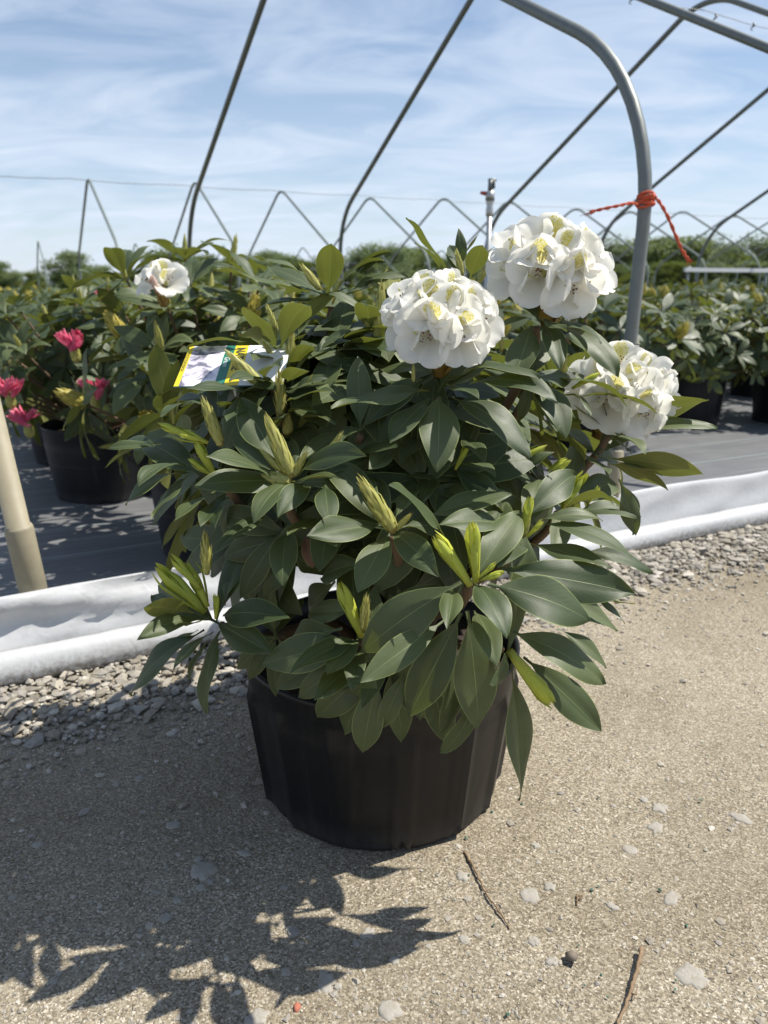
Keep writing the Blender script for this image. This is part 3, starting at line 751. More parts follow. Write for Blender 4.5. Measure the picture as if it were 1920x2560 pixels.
def pot(loc, rot, label, near=True, group=None, sc_=1.0):
    Mx = Matrix.Translation(Vector(loc)) @ Matrix.Rotation(rot, 4, 'Z') @ Matrix.Scale(sc_, 4)
    r = put('nursery_pot', None, None, Mx)
    put('pot_body', PB if near else PBf, r, Mx); put('soil', PS if near else PSf, r, Mx)
    return tag(r, label, 'pot', group)
PX, PY = -0.005, 1.205
pot((PX, PY, 0.0), R(9), 'ribbed black plastic nursery pot standing on the sand')

# ------------------------------------------------------------ the main rhododendron
plant = root('rhododendron', (PX, PY, .21))
tag(plant, 'rhododendron with three white flower clusters in the pot on the sand', 'shrub')
REG = {'R3': (0, 560, .4219), 'R4': (400, 580, .36166), 'R5': (900, 520, .39783), 'R6': (1360, 560, .37966), 'R7': (240, 950, .434), 'R8': (840, 1050, .48222), 'S': (0, 0, 1)}
def P(reg, x, y): ox, oy, s = REG[reg]; return ox + x * s, oy + y * s
nleaf = [0]
WHORLS = []
def whorl(reg, c, Y, axis, leaves, L=.135, shoots=(), extra=2, branch=True):
    ax = Vector(axis).normalized(); cp = at(*P(reg, *c), Y); WHORLS.append((cp, ax))
    for lf in leaves:
        tx, ty = lf[0], lf[1]; sg = lf[2] if len(lf) > 2 else -1; wr = lf[3] if len(lf) > 3 else 1.0; roll = lf[4] if len(lf) > 4 else 0
        base = at(*P(reg, lf[5], lf[6]), Y + (lf[7] if len(lf) > 7 else 0)) if len(lf) > 6 else cp.copy()
        tip0 = at(*P(reg, tx, ty), base.y); l = (tip0 - base).length
        dep = math.sqrt(max(0, L * L - l * l)); dep = min(dep, .085) if abs(sg) else 0
        tip = at(*P(reg, tx, ty), base.y + sg * dep)
        d = (tip - base).normalized(); n = ax - d * ax.dot(d)
        if n.length < .15: n = (Vector((0, -.3, 1)) - d * Vector((0, -.3, 1)).dot(d))
        n.normalize()
        if roll: n = Matrix.Rotation(R(roll), 3, d) @ n
        put('leaf', LEAVES[(nleaf[0] * 7) % 18], plant, leaf_matrix(base, tip, n, wr ** .8 * rnd.uniform(.92, 1.08))); nleaf[0] += 1
    x = ax.orthogonal().normalized(); y = ax.cross(x); k = 0; tries = 0
    while k < extra and tries < 60:
        tries += 1
        a = rnd.uniform(0, 6.28); sp_ = rnd.uniform(1.2, 1.9); d = ax * math.cos(sp_) + (x * math.cos(a) + y * math.sin(a)) * math.sin(sp_)
        if d.y < .15: continue
        put('leaf', LEAVES[rnd.randrange(18)], plant, leaf_matrix(cp, cp + d * L * rnd.uniform(.8, 1.05), ax)); nleaf[0] += 1; k += 1
    for sh in shoots:
        kind, bx, by, tx, ty = sh[:5]; b = at(*P(reg, bx, by), Y - .012); tt = at(*P(reg, tx, ty), Y - .012 + (sh[5] if len(sh) > 5 else 0))
        me = {'s': SHOOTS, 'c': CONES, 'f': FATBUD}[kind]
        put('new_shoot' if kind == 's' else 'bud', me[rnd.randrange(len(me))], plant, up_matrix(b, tt, {'s': 1.05, 'c': 1.15, 'f': 1.0}[kind], rnd.uniform(0, 6)))
    if branch:
        b0 = Vector((PX + rnd.uniform(-.05, .05), PY + rnd.uniform(-.05, .05), .205)); e = cp - ax * .01
        m1 = b0.lerp(e, .35) + Vector((0, 0, .05)); m2 = e - ax * .07
        mb = MB(); mb.tube(curve([b0, m1, m2, e], 6), [.010 - .0048 * k / 18 for k in range(19)], 7); put('branch', mb.mesh('branch', [MBARK]), plant)
UPF = (0, -.45, .9)
# left middle whorl with the long cone bud
whorl('R7', (1125, 590), .92, (0, -.55, .85), [(835, 110, 1, 1.25, 0, 1060, 505), (635, 437, -1, 1, 0, 1050, 560), (567, 610, -1, 1), (905, 822, -1, 1.1), (1047, 795, -1, 1, 0, 1240, 610), (1345, 835, -1, 1, 0, 1315, 600), (1560, 440, -1, 1.05, 0, 1170, 550), (1393, 560, -1, .9), (1410, 312, 1, 1, 0, 1140, 500), (1670, 395, 1, 1, 0, 1280, 560), (1080, 375, 1, 1, 0, 1160, 540)],
      shoots=[('c', 1125, 555, 985, 222), ('c', 1070, 525, 950, 402), ('c', 1135, 555, 1213, 415), ('f', 1120, 585, 955, 553), ('c', 1330, 440, 1415, 305)])
whorl('R7', (715, 520), .99, (-.35, -.45, .85), [(288, 365, 1, 1.35, 0, 600, 545), (65, 395, 0, .8, 0, 380, 370, .02), (135, 428, 1, .7, 20, 360, 400), (240, 610, -1, .9, 0, 530, 500), (170, 720, -1, .85, 0, 540, 530), (322, 803, -1, .8, 0, 540, 545), (452, 808, -1, 1, 0, 700, 640), (600, 840, -1, .9, 0, 760, 650), (680, 852, -1, .9, 0, 790, 680), (740, 900, 0, .6, 0, 790, 690), (490, 195, 1, 1.2, 180, 480, 350)],
      shoots=[('s', 690, 555, 570, 355), ('s', 665, 545, 528, 458), ('c', 720, 375, 620, 115), ('s', 640, 360, 440, 285), ('s', 560, 330, 365, 255)])
whorl('R7', (695, 1395), .96, (-.45, -.6, .6), [(278, 1310, -1, 1.3, 0, 560, 1345), (362, 1180, 1, 1.5, 0, 560, 1290), (234, 1500, -1, .8, -25, 600, 1380), (205, 1818, -1, 1.05, 0, 625, 1440), (440, 1685, -1, 1, 0, 680, 1450), (628, 1925, -1, 1.15, 0, 715, 1445), (1008, 1572, -1, 1.0), (1118, 1372, -1, 1.05, 0, 730, 1360), (885, 1030, 1, 1.2, 0, 745, 1300), (500, 1270, 1, 1), (330, 1620, 0, .8, 0, 590, 1440), (525, 1735, 0, .7, 0, 640, 1500), (500, 1390, -1, .8, 160, 650, 1365)],
      shoots=[('s', 620, 1330, 345, 1060), ('s', 640, 1300, 530, 1050, .02), ('s', 690, 1370, 690, 1225), ('s', 600, 1200, 430, 1010), ('c', 640, 1115, 628, 885)], L=.14)
whorl('R7', (1515, 1500), .885, (-.3, -.75, .6), [(955, 1640, 0, 1.2), (1118, 1692, -1, .9), (1258, 1842, -1, 1.0, 0, 1520, 1600), (1225, 1340, 1, 1, 0, 1500, 1330), (1330, 1700, -1, 1, 0, 1520, 1480), (1480, 1790, -1, 1, 0, 1540, 1560), (1100, 1560, 1, 1.1, 0, 1420, 1430), (1300, 1140, 1, 1, 0, 1560, 1050)], shoots=[('s', 1525, 1470, 1400, 1170), ('c', 1535, 1440, 1560, 1240)], L=.14)
# big lower right whorl
whorl('R8', (700, 845), .84, (.1, -.72, .68), [(135, 1205, 0, 1.25, 0, 650, 840), (888, 1132, -1, 1.25, 0, 715, 845), (1315, 1045, 0, 1.3, 0, 790, 850), (1550, 900, 0, 1.05, 0, 850, 770, .03), (372, 1545, 0, 1.05, 0, 650, 1000), (738, 1608, 0, 1.05, 0, 680, 990), (832, 1278, -1, 1, 0, 715, 990), (1388, 1372, 0, 1.05, 0, 900, 1090, .03), (125, 1362, -1, .9, 0, 560, 1040), (575, 1085, -1, 1, 0, 600, 880), (1465, 1092, 0, .9, 0, 1000, 800, .04), (115, 1230, 1, .9, 0, 400, 1100)],
      shoots=[('s', 690, 850, 505, 590), ('s', 725, 830, 700, 530), ('s', 750, 830, 875, 790), ('s', 740, 820, 830, 740)], L=.15)
whorl('R8', (960, 590), .94, (.25, -.55, .8), [(1238, 285, 1, 1.1, 0, 980, 510), (525, 548, -1, .9, 0, 905, 552), (835, 757, -1, 1.25, 0, 965, 590), (1428, 765, -1, .9, 0, 990, 640), (1535, 715, -1, 1.0, 0, 1070, 540), (1385, 522, 0, .8, 0, 1050, 520), (1640, 795, 0, .8, 0, 1260, 680), (590, 225, 1, 1, 0, 890, 500), (1550, 955, 0, .6, 120, 1300, 870), (1500, 1055, 0, .6, 0, 1300, 880)],
      shoots=[('s', 960, 600, 1010, 395), ('c', 940, 590, 915, 490), ('s', 985, 610, 1075, 520), ('c', 975, 600, 1005, 490)], L=.135)
whorl('R8', (285, 580), .89, (-.1, -.6, .8), [(112, 897, -1, 1.3), (535, 815, -1, 1.05), (-150, 600, -1, 1.0, 0, 235, 545), (275, 335, -1, 1.05, 0, 560, 600), (910, 385, 0, 1.1, 0, 470, 500, .03), (430, 370, 1, .7, 0, 300, 520), (60, 290, 1, 1.1, 0, 240, 470), (-60, 480, 1, .8), (620, 600, 1, 1, 0, 330, 560)],
      shoots=[('c', 300, 575, 125, 308), ('c', 310, 570, 390, 485)], L=.13)
whorl('R8', (1170, 455), 1.03, (.45, -.4, .85), [(1455, 440, -1, .95, 0, 1200, 450), (1580, 505, 0, .95, 0, 1220, 480), (1555, 598, 0, 1.1, 50, 1470, 310), (1130, 700, -1, 1), (980, 330, 1, 1), (1460, 340, 1, .9), (1300, 380, 1, 1)], shoots=[('s', 1175, 455, 1300, 268), ('s', 1310, 430, 1362, 340), ('s', 1110, 280, 1215, 205)])
whorl('R8', (890, 1190), .865, (.55, -.7, .3), [(955, 1975, 0, 1.0, 0, 905, 1270), (1378, 1615, 0, 1.0, 0, 970, 1230, .02), (800, 1375, -1, 1, 0, 890, 1200), (1405, 1288, 0, .8, 0, 1150, 1080, .05), (540, 1718, 0, .95, 0, 730, 1400, .01), (545, 1625, 0, 1.0, 0, 620, 1240, .02)], shoots=[('s', 905, 1205, 1128, 1480)], L=.14, extra=1)
whorl('R8', (200, 1290), .875, (-.2, -.85, .3), [(137, 1728, 0, 1.1, 0, 215, 1330), (215, 1395, -1, 1), (240, 1600, 0, .9, 0, 370, 1290), (95, 1475, 1, .9), (20, 1400, 0, .8), (330, 1350, 0, 1.1, 0, 400, 1180), (440, 1560, 0, .8, 0, 420, 1300)], L=.12, extra=1)
whorl('R7', (1130, 900), .97, (-.2, -.7, .5), [(1080, 1192, -1, 1.2, 0, 1125, 850), (830, 1260, 0, 1, 0, 1080, 850), (700, 978, -1, .9, 0, 1000, 790), (960, 1250, 0, 1.0, 0, 1150, 1000), (1100, 895, -1, .9, 0, 1300, 800), (1390, 960, -1, .9, 0, 1310, 830), (1215, 1090, 1, 1, 0, 1200, 900), (1330, 1120, 1, 1), (1230, 1350, 1, 1.1, 0, 1380, 1160), (1060, 1290, 1, 1)], L=.125)
# leaves drooping over the front of the rim
whorl('S', (960, 1640), .93, (-.1, -.85, .4), [(792, 1795, 0, 1), (862, 1835, 0, 1, 0, 940, 1650), (1005, 1852, 0, 1, 0, 985, 1640), (1072, 1800, 0, 1), (1125, 1862, 0, 1, 0, 1060, 1650), (745, 1745, 0, 1, 0, 900, 1630), (905, 1770, -1, 1), (1165, 1790, 0, 1, 0, 1080, 1620), (690, 1722, 0, 1.1, 0, 850, 1615, .03)], L=.12, extra=0)
whorl('S', (690, 1590), .99, (-.4, -.75, .5), [(622, 1700, 0, 1), (690, 1742, 0, 1), (770, 1690, 0, 1), (600, 1620, 0, .9), (655, 1480, 1, 1), (760, 1500, 1, 1), (720, 1430, 1, 1)], L=.11, extra=2)
# under the first flower cluster
whorl('R5', (490, 1160), 1.0, (0, -.35, .95), [(487, 1662, -1, 1.35, 0, 498, 1185), (1070, 1572, -1, 1.2, 0, 580, 1190), (-180, 1265, -1, 1.0, 0, 440, 1150), (185, 1475, -1, 1.1, 0, 440, 1195), (750, 1200, -1, .9, 0, 540, 1110), (1245, 1222, -1, .9, 0, 690, 1108), (1132, 1075, -1, .9, 0, 560, 1085, .02), (130, 1015, 1, 1, 0, 480, 1040), (255, 1625, -1, 1, 0, 420, 1440, .03), (790, 1600, 0, 1, 0, 640, 1410, .05), (560, 960, 1, .8)],
      L=.15, shoots=[('s', 600, 1640, 680, 1490), ('c', 335, 1090, 335, 980)])
whorl('R5', (1120, 705), 1.08, (.15, -.3, .95), [(1620, 1065, -1, 1.0, 0, 1240, 740), (1258, 1022, -1, 1.1, 0, 1150, 705), (960, 1115, -1, 1.2, 0, 1080, 740), (1520, 845, -1, .9, 0, 1220, 690), (870, 755, 0, .9, 0, 1080, 695), (860, 580, 1, 1), (1410, 950, 1, .9, 40, 1270, 790), (1300, 780, -1, .7)], L=.14)
whorl('R5', (1060, 1090), 1.06, (.2, -.5, .8), [(1295, 1450, -1, 1.15, 0, 1060, 1080), (1235, 1410, -1, 1.1, 0, 1080, 1150), (1360, 1330, 0, 1, 0, 1200, 1150), (1000, 1340, 0, 1), (1150, 1210, -1, .9), (1130, 1440, 1, 1)], L=.13, shoots=[('s', 900, 1640, 1165, 1495), ('s', 1180, 1650, 1310, 1580), ('c', 1280, 1030, 1290, 860), ('c', 890, 900, 885, 780)])
whorl('R6', (450, 1360), 1.13, (.5, -.2, .85), [(1085, 1165, 0, 1.0, -95, 470, 1345), (1142, 1345, 0, .8, 0, 560, 1375), (670, 1518, -1, 1, 0, 420, 1370), (580, 1515, 0, .8, 0, 440, 1400), (745, 1250, -1, .75, 0, 200, 1150), (550, 1200, -1, .8, 0, 20, 1040), (310, 1265, -1, .7, 0, 110, 1120), (430, 1330, 0, 1.2, 170, 200, 1190), (100, 1300, 1, .9), (380, 1230, 1, 1)], L=.14, shoots=[('s', 190, 1080, 365, 985)])
whorl('R6', (330, 1520), 1.12, (.5, -.35, .8), [(1050, 1650, 0, .85, -70, 420, 1540), (818, 1757, 0, 1.0, -80, 420, 1580), (780, 1655, 0, .6, 0, 450, 1560), (430, 1650, -1, 1.3, 0, 260, 1520), (440, 1830, 0, 1.1, 0, 390, 1590), (590, 2050, 0, 1.2, 40, 490, 1680), (500, 1720, 1, .9)], L=.14)
# top whorls
whorl('R4', (1185, 470), 1.22, (0, -.1, 1), [(1185, 75, -1, 1.15, 0, 1165, 430), (1605, 135, 0, .8, 0, 1230, 390), (1550, 192, 0, .9, 0, 1230, 400, -.02), (690, 185, 0, .75, 0, 1060, 380), (392, 262, 0, .9, 0, 980, 430, -.03), (650, 280, 0, 1.0, 0, 990, 400, .02), (1690, 325, 0, .8, 0, 1240, 460), (950, 760, -1, .5, 60, 1330, 375), (1210, 240, 1, .8), (1000, 400, -1, .8), (860, 440, 1, 1)],
      L=.16, shoots=[('c', 1105, 395, 975, 225), ('c', 1200, 420, 1250, 325), ('c', 1190, 500, 1215, 440)])
whorl('R4', (825, 850), 1.12, (0, .1, 1), [(570, 520, -1, 1.35, 0, 810, 820), (1040, 508, -1, 1.1, 0, 835, 800), (1310, 688, 0, .55, 0, 890, 1090, -.05), (185, 800, 0, 1.1, 0, 590, 760), (560, 690, -1, 1.2, 0, 690, 780), (1050, 780, -1, .9, 0, 900, 950), (640, 890, -1, 1.1, 0, 780, 930), (1100, 640, 1, .9)],
      shoots=[('c', 805, 680, 740, 510), ('c', 880, 950, 915, 700), ('c', 780, 860, 700, 740)])
whorl('R4', (850, 1085), 1.04, (0, -.4, .9), [(185, 1078, -1, .95, 0, 700, 1130), (1212, 1105, -1, 1, 0, 880, 1170), (800, 1085, -1, .9, 0, 560, 1200, .02), (475, 1040, -1, .8, 0, 720, 1070), (720, 1030, -1, .8, 0, 720, 1070), (835, 930, -1, 1.2, 0, 720, 1030), (985, 945, -1, 1.2, 0, 880, 1040), (460, 1310, -1, 1, 0, 640, 1150), (1080, 1250, -1, .9, 0, 880, 1250), (1215, 1325, -1, .9, 0, 950, 1360), (1170, 1010, 0, .8, 0, 930, 1080), (860, 1280, -1, .9, 0, 800, 1370), (0, 1270, -1, .8, 0, 330, 1180), (100, 1180, 1, .8, 0, 330, 1150), (1080, 1410, 0, .9, 0, 920, 1420)],
      shoots=[('c', 830, 1280, 825, 955), ('c', 710, 1070, 470, 835), ('f', 880, 1400, 890, 1265), ('s', 500, 1180, 390, 1190), ('c', 1020, 1040, 1055, 985)], L=.12)
whorl('R5', (650, 460), 1.22, (0, .05, 1), [(285, 65, 0, .8, 0, 560, 430), (345, 215, 0, .8, 0, 560, 440, .03), (775, 232, -1, 1.1, 0, 690, 450), (872, 228, 0, .8, 0, 740, 460), (620, 128, 0, .8, 0, 630, 400, .04), (748, 165, 0, .7, 0, 640, 340, .04), (560, 260, 1, 1.0), (560, 230, 1, .8)], L=.14, shoots=[('c', 640, 420, 605, 265), ('c', 740, 480, 820, 330)])
whorl('R5', (120, 760), 1.14, (-.1, -.2, 1), [(50, 610, -1, 1.4, 0, 60, 780), (300, 435, 0, .6, 0, -60, 520, .06), (195, 272, 0, .7, 0, -50, 430, .08), (160, 320, 0, .7, 0, -50, 450, .08), (175, 380, 1, 1.2, 180, 190, 520), (-200, 540, 0, .8, 0, 60, 700), (-260, 900, -1, .9, 0, 30, 900), (130, 930, -1, 1, 0, -60, 880), (220, 1000, 0, 1), (-150, 1060, -1, .9, 0, 100, 940), (-60, 1080, -1, 1.1, 0, 180, 960)], L=.13,
      shoots=[('c', 110, 830, 140, 480), ('s', 140, 900, 130, 690), ('c', 60, 760, 0, 640), ('c', 90, 1400, 90, 1240), ('s', 330, 1180, 345, 1080)])
whorl('R5', (0, 1400), .99, (0, -.6, .7), [(240, 1500, -1, 1, 0, -60, 1560), (-120, 1480, -1, 1), (60, 1640, -1, 1, 0, 200, 1500), (330, 1350, 0, 1.1, 0, 120, 1480), (-60, 1230, 1, 1), (200, 1240, 1, 1)], L=.12)
whorl('R8', (700, 330), 1.02, (.1, -.6, .8), [(450, 420, -1, 1, 0, 500, 290), (770, 215, -1, 1.1, 0, 650, 80), (830, 300, -1, 1, 0, 640, 240), (1130, 165, 0, 1, 0, 960, 270, .02), (880, 520, -1, 1.0, 0, 620, 240), (950, 420, 0, 1), (720, 460, 0, 1), (340, 240, 0, 1), (180, 270, 0, 1)], L=.12)
# dried leaf caught below the middle whorl
put('dead_leaf', leaf_mesh('dead_leaf', MDEAD, .42, .5, .5, .06, .5, 5), plant, leaf_matrix(at(*P('R7', 1200, 890), .95), at(*P('R7', 1250, 1085), .93), Vector((.2, -1, .1))))

# flower clusters
def dirs_from(lst, extra, seed):
    rg = random.Random(seed); out_ = []
    for dx, dy in lst:
        r2 = dx * dx + dy * dy; out_.append((dx, -math.sqrt(max(.02, 1.02 - r2)), -dy))
    for k in range(extra): a = rg.uniform(.2, 2.9); out_.append((math.cos(a) * .8, rg.uniform(.25, .8), rg.uniform(-.1, .9) * math.sin(a)))
    return out_
t1 = at(1106, 792, 1.01)
truss(plant, t1, .063, .041, dirs_from([(-.30, -.40), (.22, -.12), (-.40, .34), (.40, .48), (-.90, .0), (.88, .0), (.50, -.74), (-.72, -.66), (-.05, -.97)], 5, 1), Vector((0, -.25, 1)), 1)
t2 = at(1372, 662, 1.10)
truss(plant, t2, .068, .044, dirs_from([(-.16, -.52), (.36, -.26), (-.38, .20), (.34, .52), (-.92, .05), (.88, -.1), (.86, .45), (.68, -.70), (-.66, -.62)], 5, 2), Vector((-.1, -.2, 1)), 2)
t3 = at(1556, 966, 1.17)
truss(plant, t3, .070, .044, dirs_from([(-.02, -.16), (-.56, .30), (.44, -.46), (-.15, -.80), (-.88, -.2), (.80, .10), (.80, .62), (.25, .55)], 5, 3), Vector((.3, -.15, .9)), 3)

# inner foliage (too dense to count) and a few bare inner stems
inner = []; rg = random.Random(11)
EC = Vector((PX - .02, PY + .06, .57)); ER = Vector((.42, .46, .34))
def whorl_leaves(c, ax, n, L, rg, lo=1.15, hi=1.85):
    x = ax.orthogonal().normalized(); y = ax.cross(x); a0 = rg.uniform(0, 6.28); o_ = []
    for k in range(n):
        a = a0 + 2 * math.pi * k / n + rg.uniform(-.25, .25); s_ = rg.uniform(lo, hi); d = ax * math.cos(s_) + (x * math.cos(a) + y * math.sin(a)) * math.sin(s_)
        o_.append(leaf_matrix(c, c + d * L * rg.uniform(.75, 1.1), ax + Vector((0, 0, .2)), rg.uniform(.85, 1.15)))
    return o_
k = 0
while k < 140:
    d = Vector((rg.gauss(0, 1), rg.gauss(0, 1), rg.gauss(0, 1))).normalized()
    rr = rg.uniform(.42, .64) if d.y < .2 else rg.uniform(.5, 1.0) * (.84 if d.z > .35 else 1)
    if d.z < -.55: continue
    c = EC + Vector((d.x * ER.x, d.y * ER.y, d.z * ER.z)) * rr
    if c.z < .30: continue
    inner += whorl_leaves(c, (d + Vector((0, 0, .5))).normalized(), rg.randint(6, 8), rg.uniform(.12, .155), rg); k += 1
o = put('inner_foliage', joined_leaves('inner_foliage', inner, MLEAF, 3), plant); o['kind'] = 'stuff'
mb = MB(); mb.tube([(PX, PY, .2), (PX + .01, PY, .27), (PX, PY + .01, .36)], [.024, .02, .014], 9); put('trunk', mb.mesh('trunk', [MBARK]), plant)

# ------------------------------------------------------------ plant tag card
def tagcard():
    tl = at(475, 867, 1.13); bl = at(578, 958, 1.03); tr_ = at(652, 864, 1.13)
    ex = (tr_ - tl); W_ = .145; ey = (bl - tl); ex = ex.normalized(); ey = (ey - ex * ey.dot(ex)).normalized(); n = ex.cross(ey)
    if n.z < 0: n = -n
    Ht = .115
    r = root('plant_tag', tl + ex * W_ / 2 + ey * Ht)
    Pt = lambda a, b, h=0: tl + ex * a * W_ + ey * b * Ht + n * h
    def slab(name, a0, a1, b0, b1, h0, h1, m):
        vs_ = [Pt(a, b, h) for h in (h0, h1) for a, b in ((a0, b0), (a1, b0), (a1, b1), (a0, b1))]
        return put(name, mesh(name, vs_, [(0, 3, 2, 1), (4, 5, 6, 7), (0, 1, 5, 4), (1, 2, 6, 5), (2, 3, 7, 6), (3, 0, 4, 7)], [m], smooth=False), r)
    my = simple('tag_yellow', (0.72, 0.56, 0.02), .35); mg = simple('tag_green', (0.02, 0.17, 0.12), .35); mw = simple('tag_white', (.75, .76, .77), .35); mbl = simple('tag_blue', (.06, .25, .33), .4)
    m, t, b = mat('tag_flower_print'); g = geopos(t)
    t.links.new(ramp(t, noise(t, g, 42, 4, .55, .5), [(.40, (.16, .16, .2)), (.47, (.50, .46, .54)), (.56, (.80, .76, .79)), (.7, (.86, .84, .85))]), b.inputs['Base Color']); b.inputs['Roughness'].default_value = .3
    slab('card', 0, 1, 0, 1, -.0012, 0, mbl)
    slab('yellow_strip', 0, .045, 0, 1, .0002, .0006, my); slab('flower_print', .045, .37, 0, 1, .0002, .0006, m); slab('green_band', .37, .46, 0, 1, .0002, .0006, mg); slab('yellow_band', .46, .59, 0, 1, .0002, .0006, my); slab('white_edge', .59, 1.0, 0, 1, .0002, .0006, mw)
    dg = None
    def text(s, a, b, size, m_, sh=0, bold=0):
        cu = bpy.data.curves.new('lettering', 'FONT'); cu.body = s; cu.size = size; cu.shear = sh; cu.offset = bold; cu.materials.append(m_)
        tmp = bpy.data.objects.new('lettering_source', cu); C.objects.link(tmp); bpy.context.view_layer.update()
        me = bpy.data.meshes.new_from_object(tmp.evaluated_get(bpy.context.evaluated_depsgraph_get())); bpy.data.objects.remove(tmp)
        me.materials.clear(); me.materials.append(m_)
        o_ = Pt(a, b, .0010); X, Y_ = ey, -ex * -1
        Y_ = ex
        Mx = Matrix(((X.x, Y_.x, n.x, o_.x), (X.y, Y_.y, n.y, o_.y), (X.z, Y_.z, n.z, o_.z), (0, 0, 0, 1)))
        put('lettering', me, r, Mx)
    md = simple('tag_ink', (.05, .06, .03), .5); ml = simple('tag_white_ink', (.8, .8, .8), .5)
    text("NATURE", .485, .06, .0175, md, 0, .0004); text("Green", .39, .30, .011, ml, .3); text("RHODODENDRON", .006, .18, .0062, md)
    # stake
    mb = MB(); c = Pt(.5, .5, -.003); mb.tube([c + ey * .03, c - n * .05 + ey * .01, Vector((c.x + .05, c.y + .03, .30))], .003, 6); put('stake', mb.mesh('stake', [mw]), r)
    tag(r, 'glossy yellow and green printed plant tag tucked among the leaves', 'plant tag')
tagcard()

# ------------------------------------------------------------ potted rhododendrons behind
def plant_leafset(seed, nwh, rx, rz, zc, L, nl=(7, 9)):
    rg = random.Random(seed); o_ = []; tips = []
    for k in range(nwh):
        # even spread over the dome
        y_ = 1 - 1.8 * (k + .5) / nwh; a = k * 2.39996 + rg.uniform(-.3, .3); q = math.sqrt(max(0, 1 - y_ * y_)); d = Vector((q * math.cos(a), q * math.sin(a), y_)); rr_ = rg.uniform(.72, 1.05)
        c = Vector((d.x * rx * rr_, d.y * rx * rr_, zc + d.z * rz * rr_)); c.z = max(c.z, .33); c = c if math.hypot(c.x, c.y) > .2 or c.z > .4 else Vector((c.x * 1.5, c.y * 1.5, c.z)); ax = (d + Vector((0, 0, .7 if d.z > -.2 else .35))).normalized()
        o_ += whorl_leaves(c, ax, rg.randint(*nl), L * rg.uniform(.85, 1.1), rg, 1.0, 1.85); tips.append((c, ax))
    return o_, tips
def inner_set(seed, n, rx, rz, zc, L):
    rg = random.Random(seed); o_ = []
    for k in range(n):
        d = Vector((rg.gauss(0, 1), rg.gauss(0, 1), rg.gauss(0, .8))).normalized(); rr_ = rg.uniform(.3, .72)
        o_ += whorl_leaves(Vector((d.x * rx * rr_, d.y * rx * rr_, zc + d.z * rz * rr_)), (d + Vector((0, 0, .4))).normalized(), 7, L, rg)
    return o_
def stems(tips, z0):
    mb = MB()
    for c, ax in tips: mb.tube(curve([(0, 0, z0), Vector((c.x * .45, c.y * .45, z0 + (c.z - z0) * .5)), c], 4), [.009 - .0007 * k for k in range(9)], 5)
    return mb.mesh('stems', [MBARK])
def detailed(loc, seed, label, rx, rz, zc, L, buds, flowers=(), pots=True, nwh=30):
    loc = Vector(loc); r = root('rhododendron', (loc.x, loc.y, .25)); Tm = Matrix.Translation(Vector((loc.x, loc.y, 0))); rg = random.Random(seed)
    ls, tips = plant_leafset(seed, nwh, rx, rz, zc, L)
    for Mx in ls: put('leaf', LEAVES[rg.randrange(18)], r, Tm @ Mx)
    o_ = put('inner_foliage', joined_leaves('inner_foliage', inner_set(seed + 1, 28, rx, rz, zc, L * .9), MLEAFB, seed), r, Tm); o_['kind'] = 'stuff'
    put('stems', stems(tips, .26), r, Tm)
    for c, ax in tips:
        if rg.random() < buds:
            p = Tm @ c; kd = rg.random()
            me = CONES[rg.randrange(4)] if kd < .6 else (SHOOTS[rg.randrange(4)] if kd < .75 else YBUD)
            put('bud', me, r, up_matrix(p, p + (ax + Vector((rg.uniform(-.2, .2), rg.uniform(-.2, .2), .4))).normalized() * rg.uniform(.06, .09), 1.1))
    for (x, y, Y_, kind, s_) in flowers:
        p = at(x, y, Y_)
        if kind == 'pink':
            for q in range(5): put('pink_bud', PINKBUD[q % 2], r, up_matrix(p + Vector((rg.uniform(-.02, .02), rg.uniform(-.02, .02), rg.uniform(-.015, .01))), p + Vector((rg.uniform(-.06, .06), rg.uniform(-.04, .02), .055)) * s_, 1.0, rg.uniform(0, 6)))
            put('bud', FATBUD[0], r, up_matrix(p + Vector((0, .01, -.05)), p + Vector((0, 0, .01)), 1.0))
        else:
            truss(r, p, .05, .048, [(-.7, -.5, .3), (.5, -.7, .4), (0, .3, .9)], Vector((0, 0, 1)), 5)
            put('bud', PALEBUD, r, up_matrix(p + Vector((0, -.03, -.03)), p + Vector((-.015, -.06, .02)), .8))
    tag(r, label, 'shrub')
    if pots: pot((loc.x, loc.y, .012), rg.uniform(0, 1), 'black nursery pot on ground fabric holding ' + pots, False)
pl = gnd(268, 1238); pb = gnd(560, 1375); pr = gnd(1712, 1058)
detailed(pl, 21, 'leafy rhododendron with pink buds in the row behind the white plastic', .46, .30, .55, .15, .3, [(185, 868, 2.62, 'pink', 1), (22, 985, 2.6, 'pink', 1.05), (235, 990, 2.55, 'pink', 1.1), (68, 1058, 2.6, 'pink', .9), (376, 1048, 2.55, 'pink', .8), (378, 803, 2.6, 'pink', .7), (262, 745, 2.75, 'pink', .5)], pots='the rhododendron with pink buds', nwh=40)
detailed(pb, 34, 'rhododendron with one small white flower just behind the plastic skirt', .38, .34, .61, .15, .75, [(405, 705, 2.05, 'white', 1)], pots='the rhododendron with one white flower', nwh=36)
detailed(pr, 47, 'dense dark rhododendron beside the open fabric aisle', .44, .25, .48, .14, .35, [], pots='the dense rhododendron beside the open aisle', nwh=38)

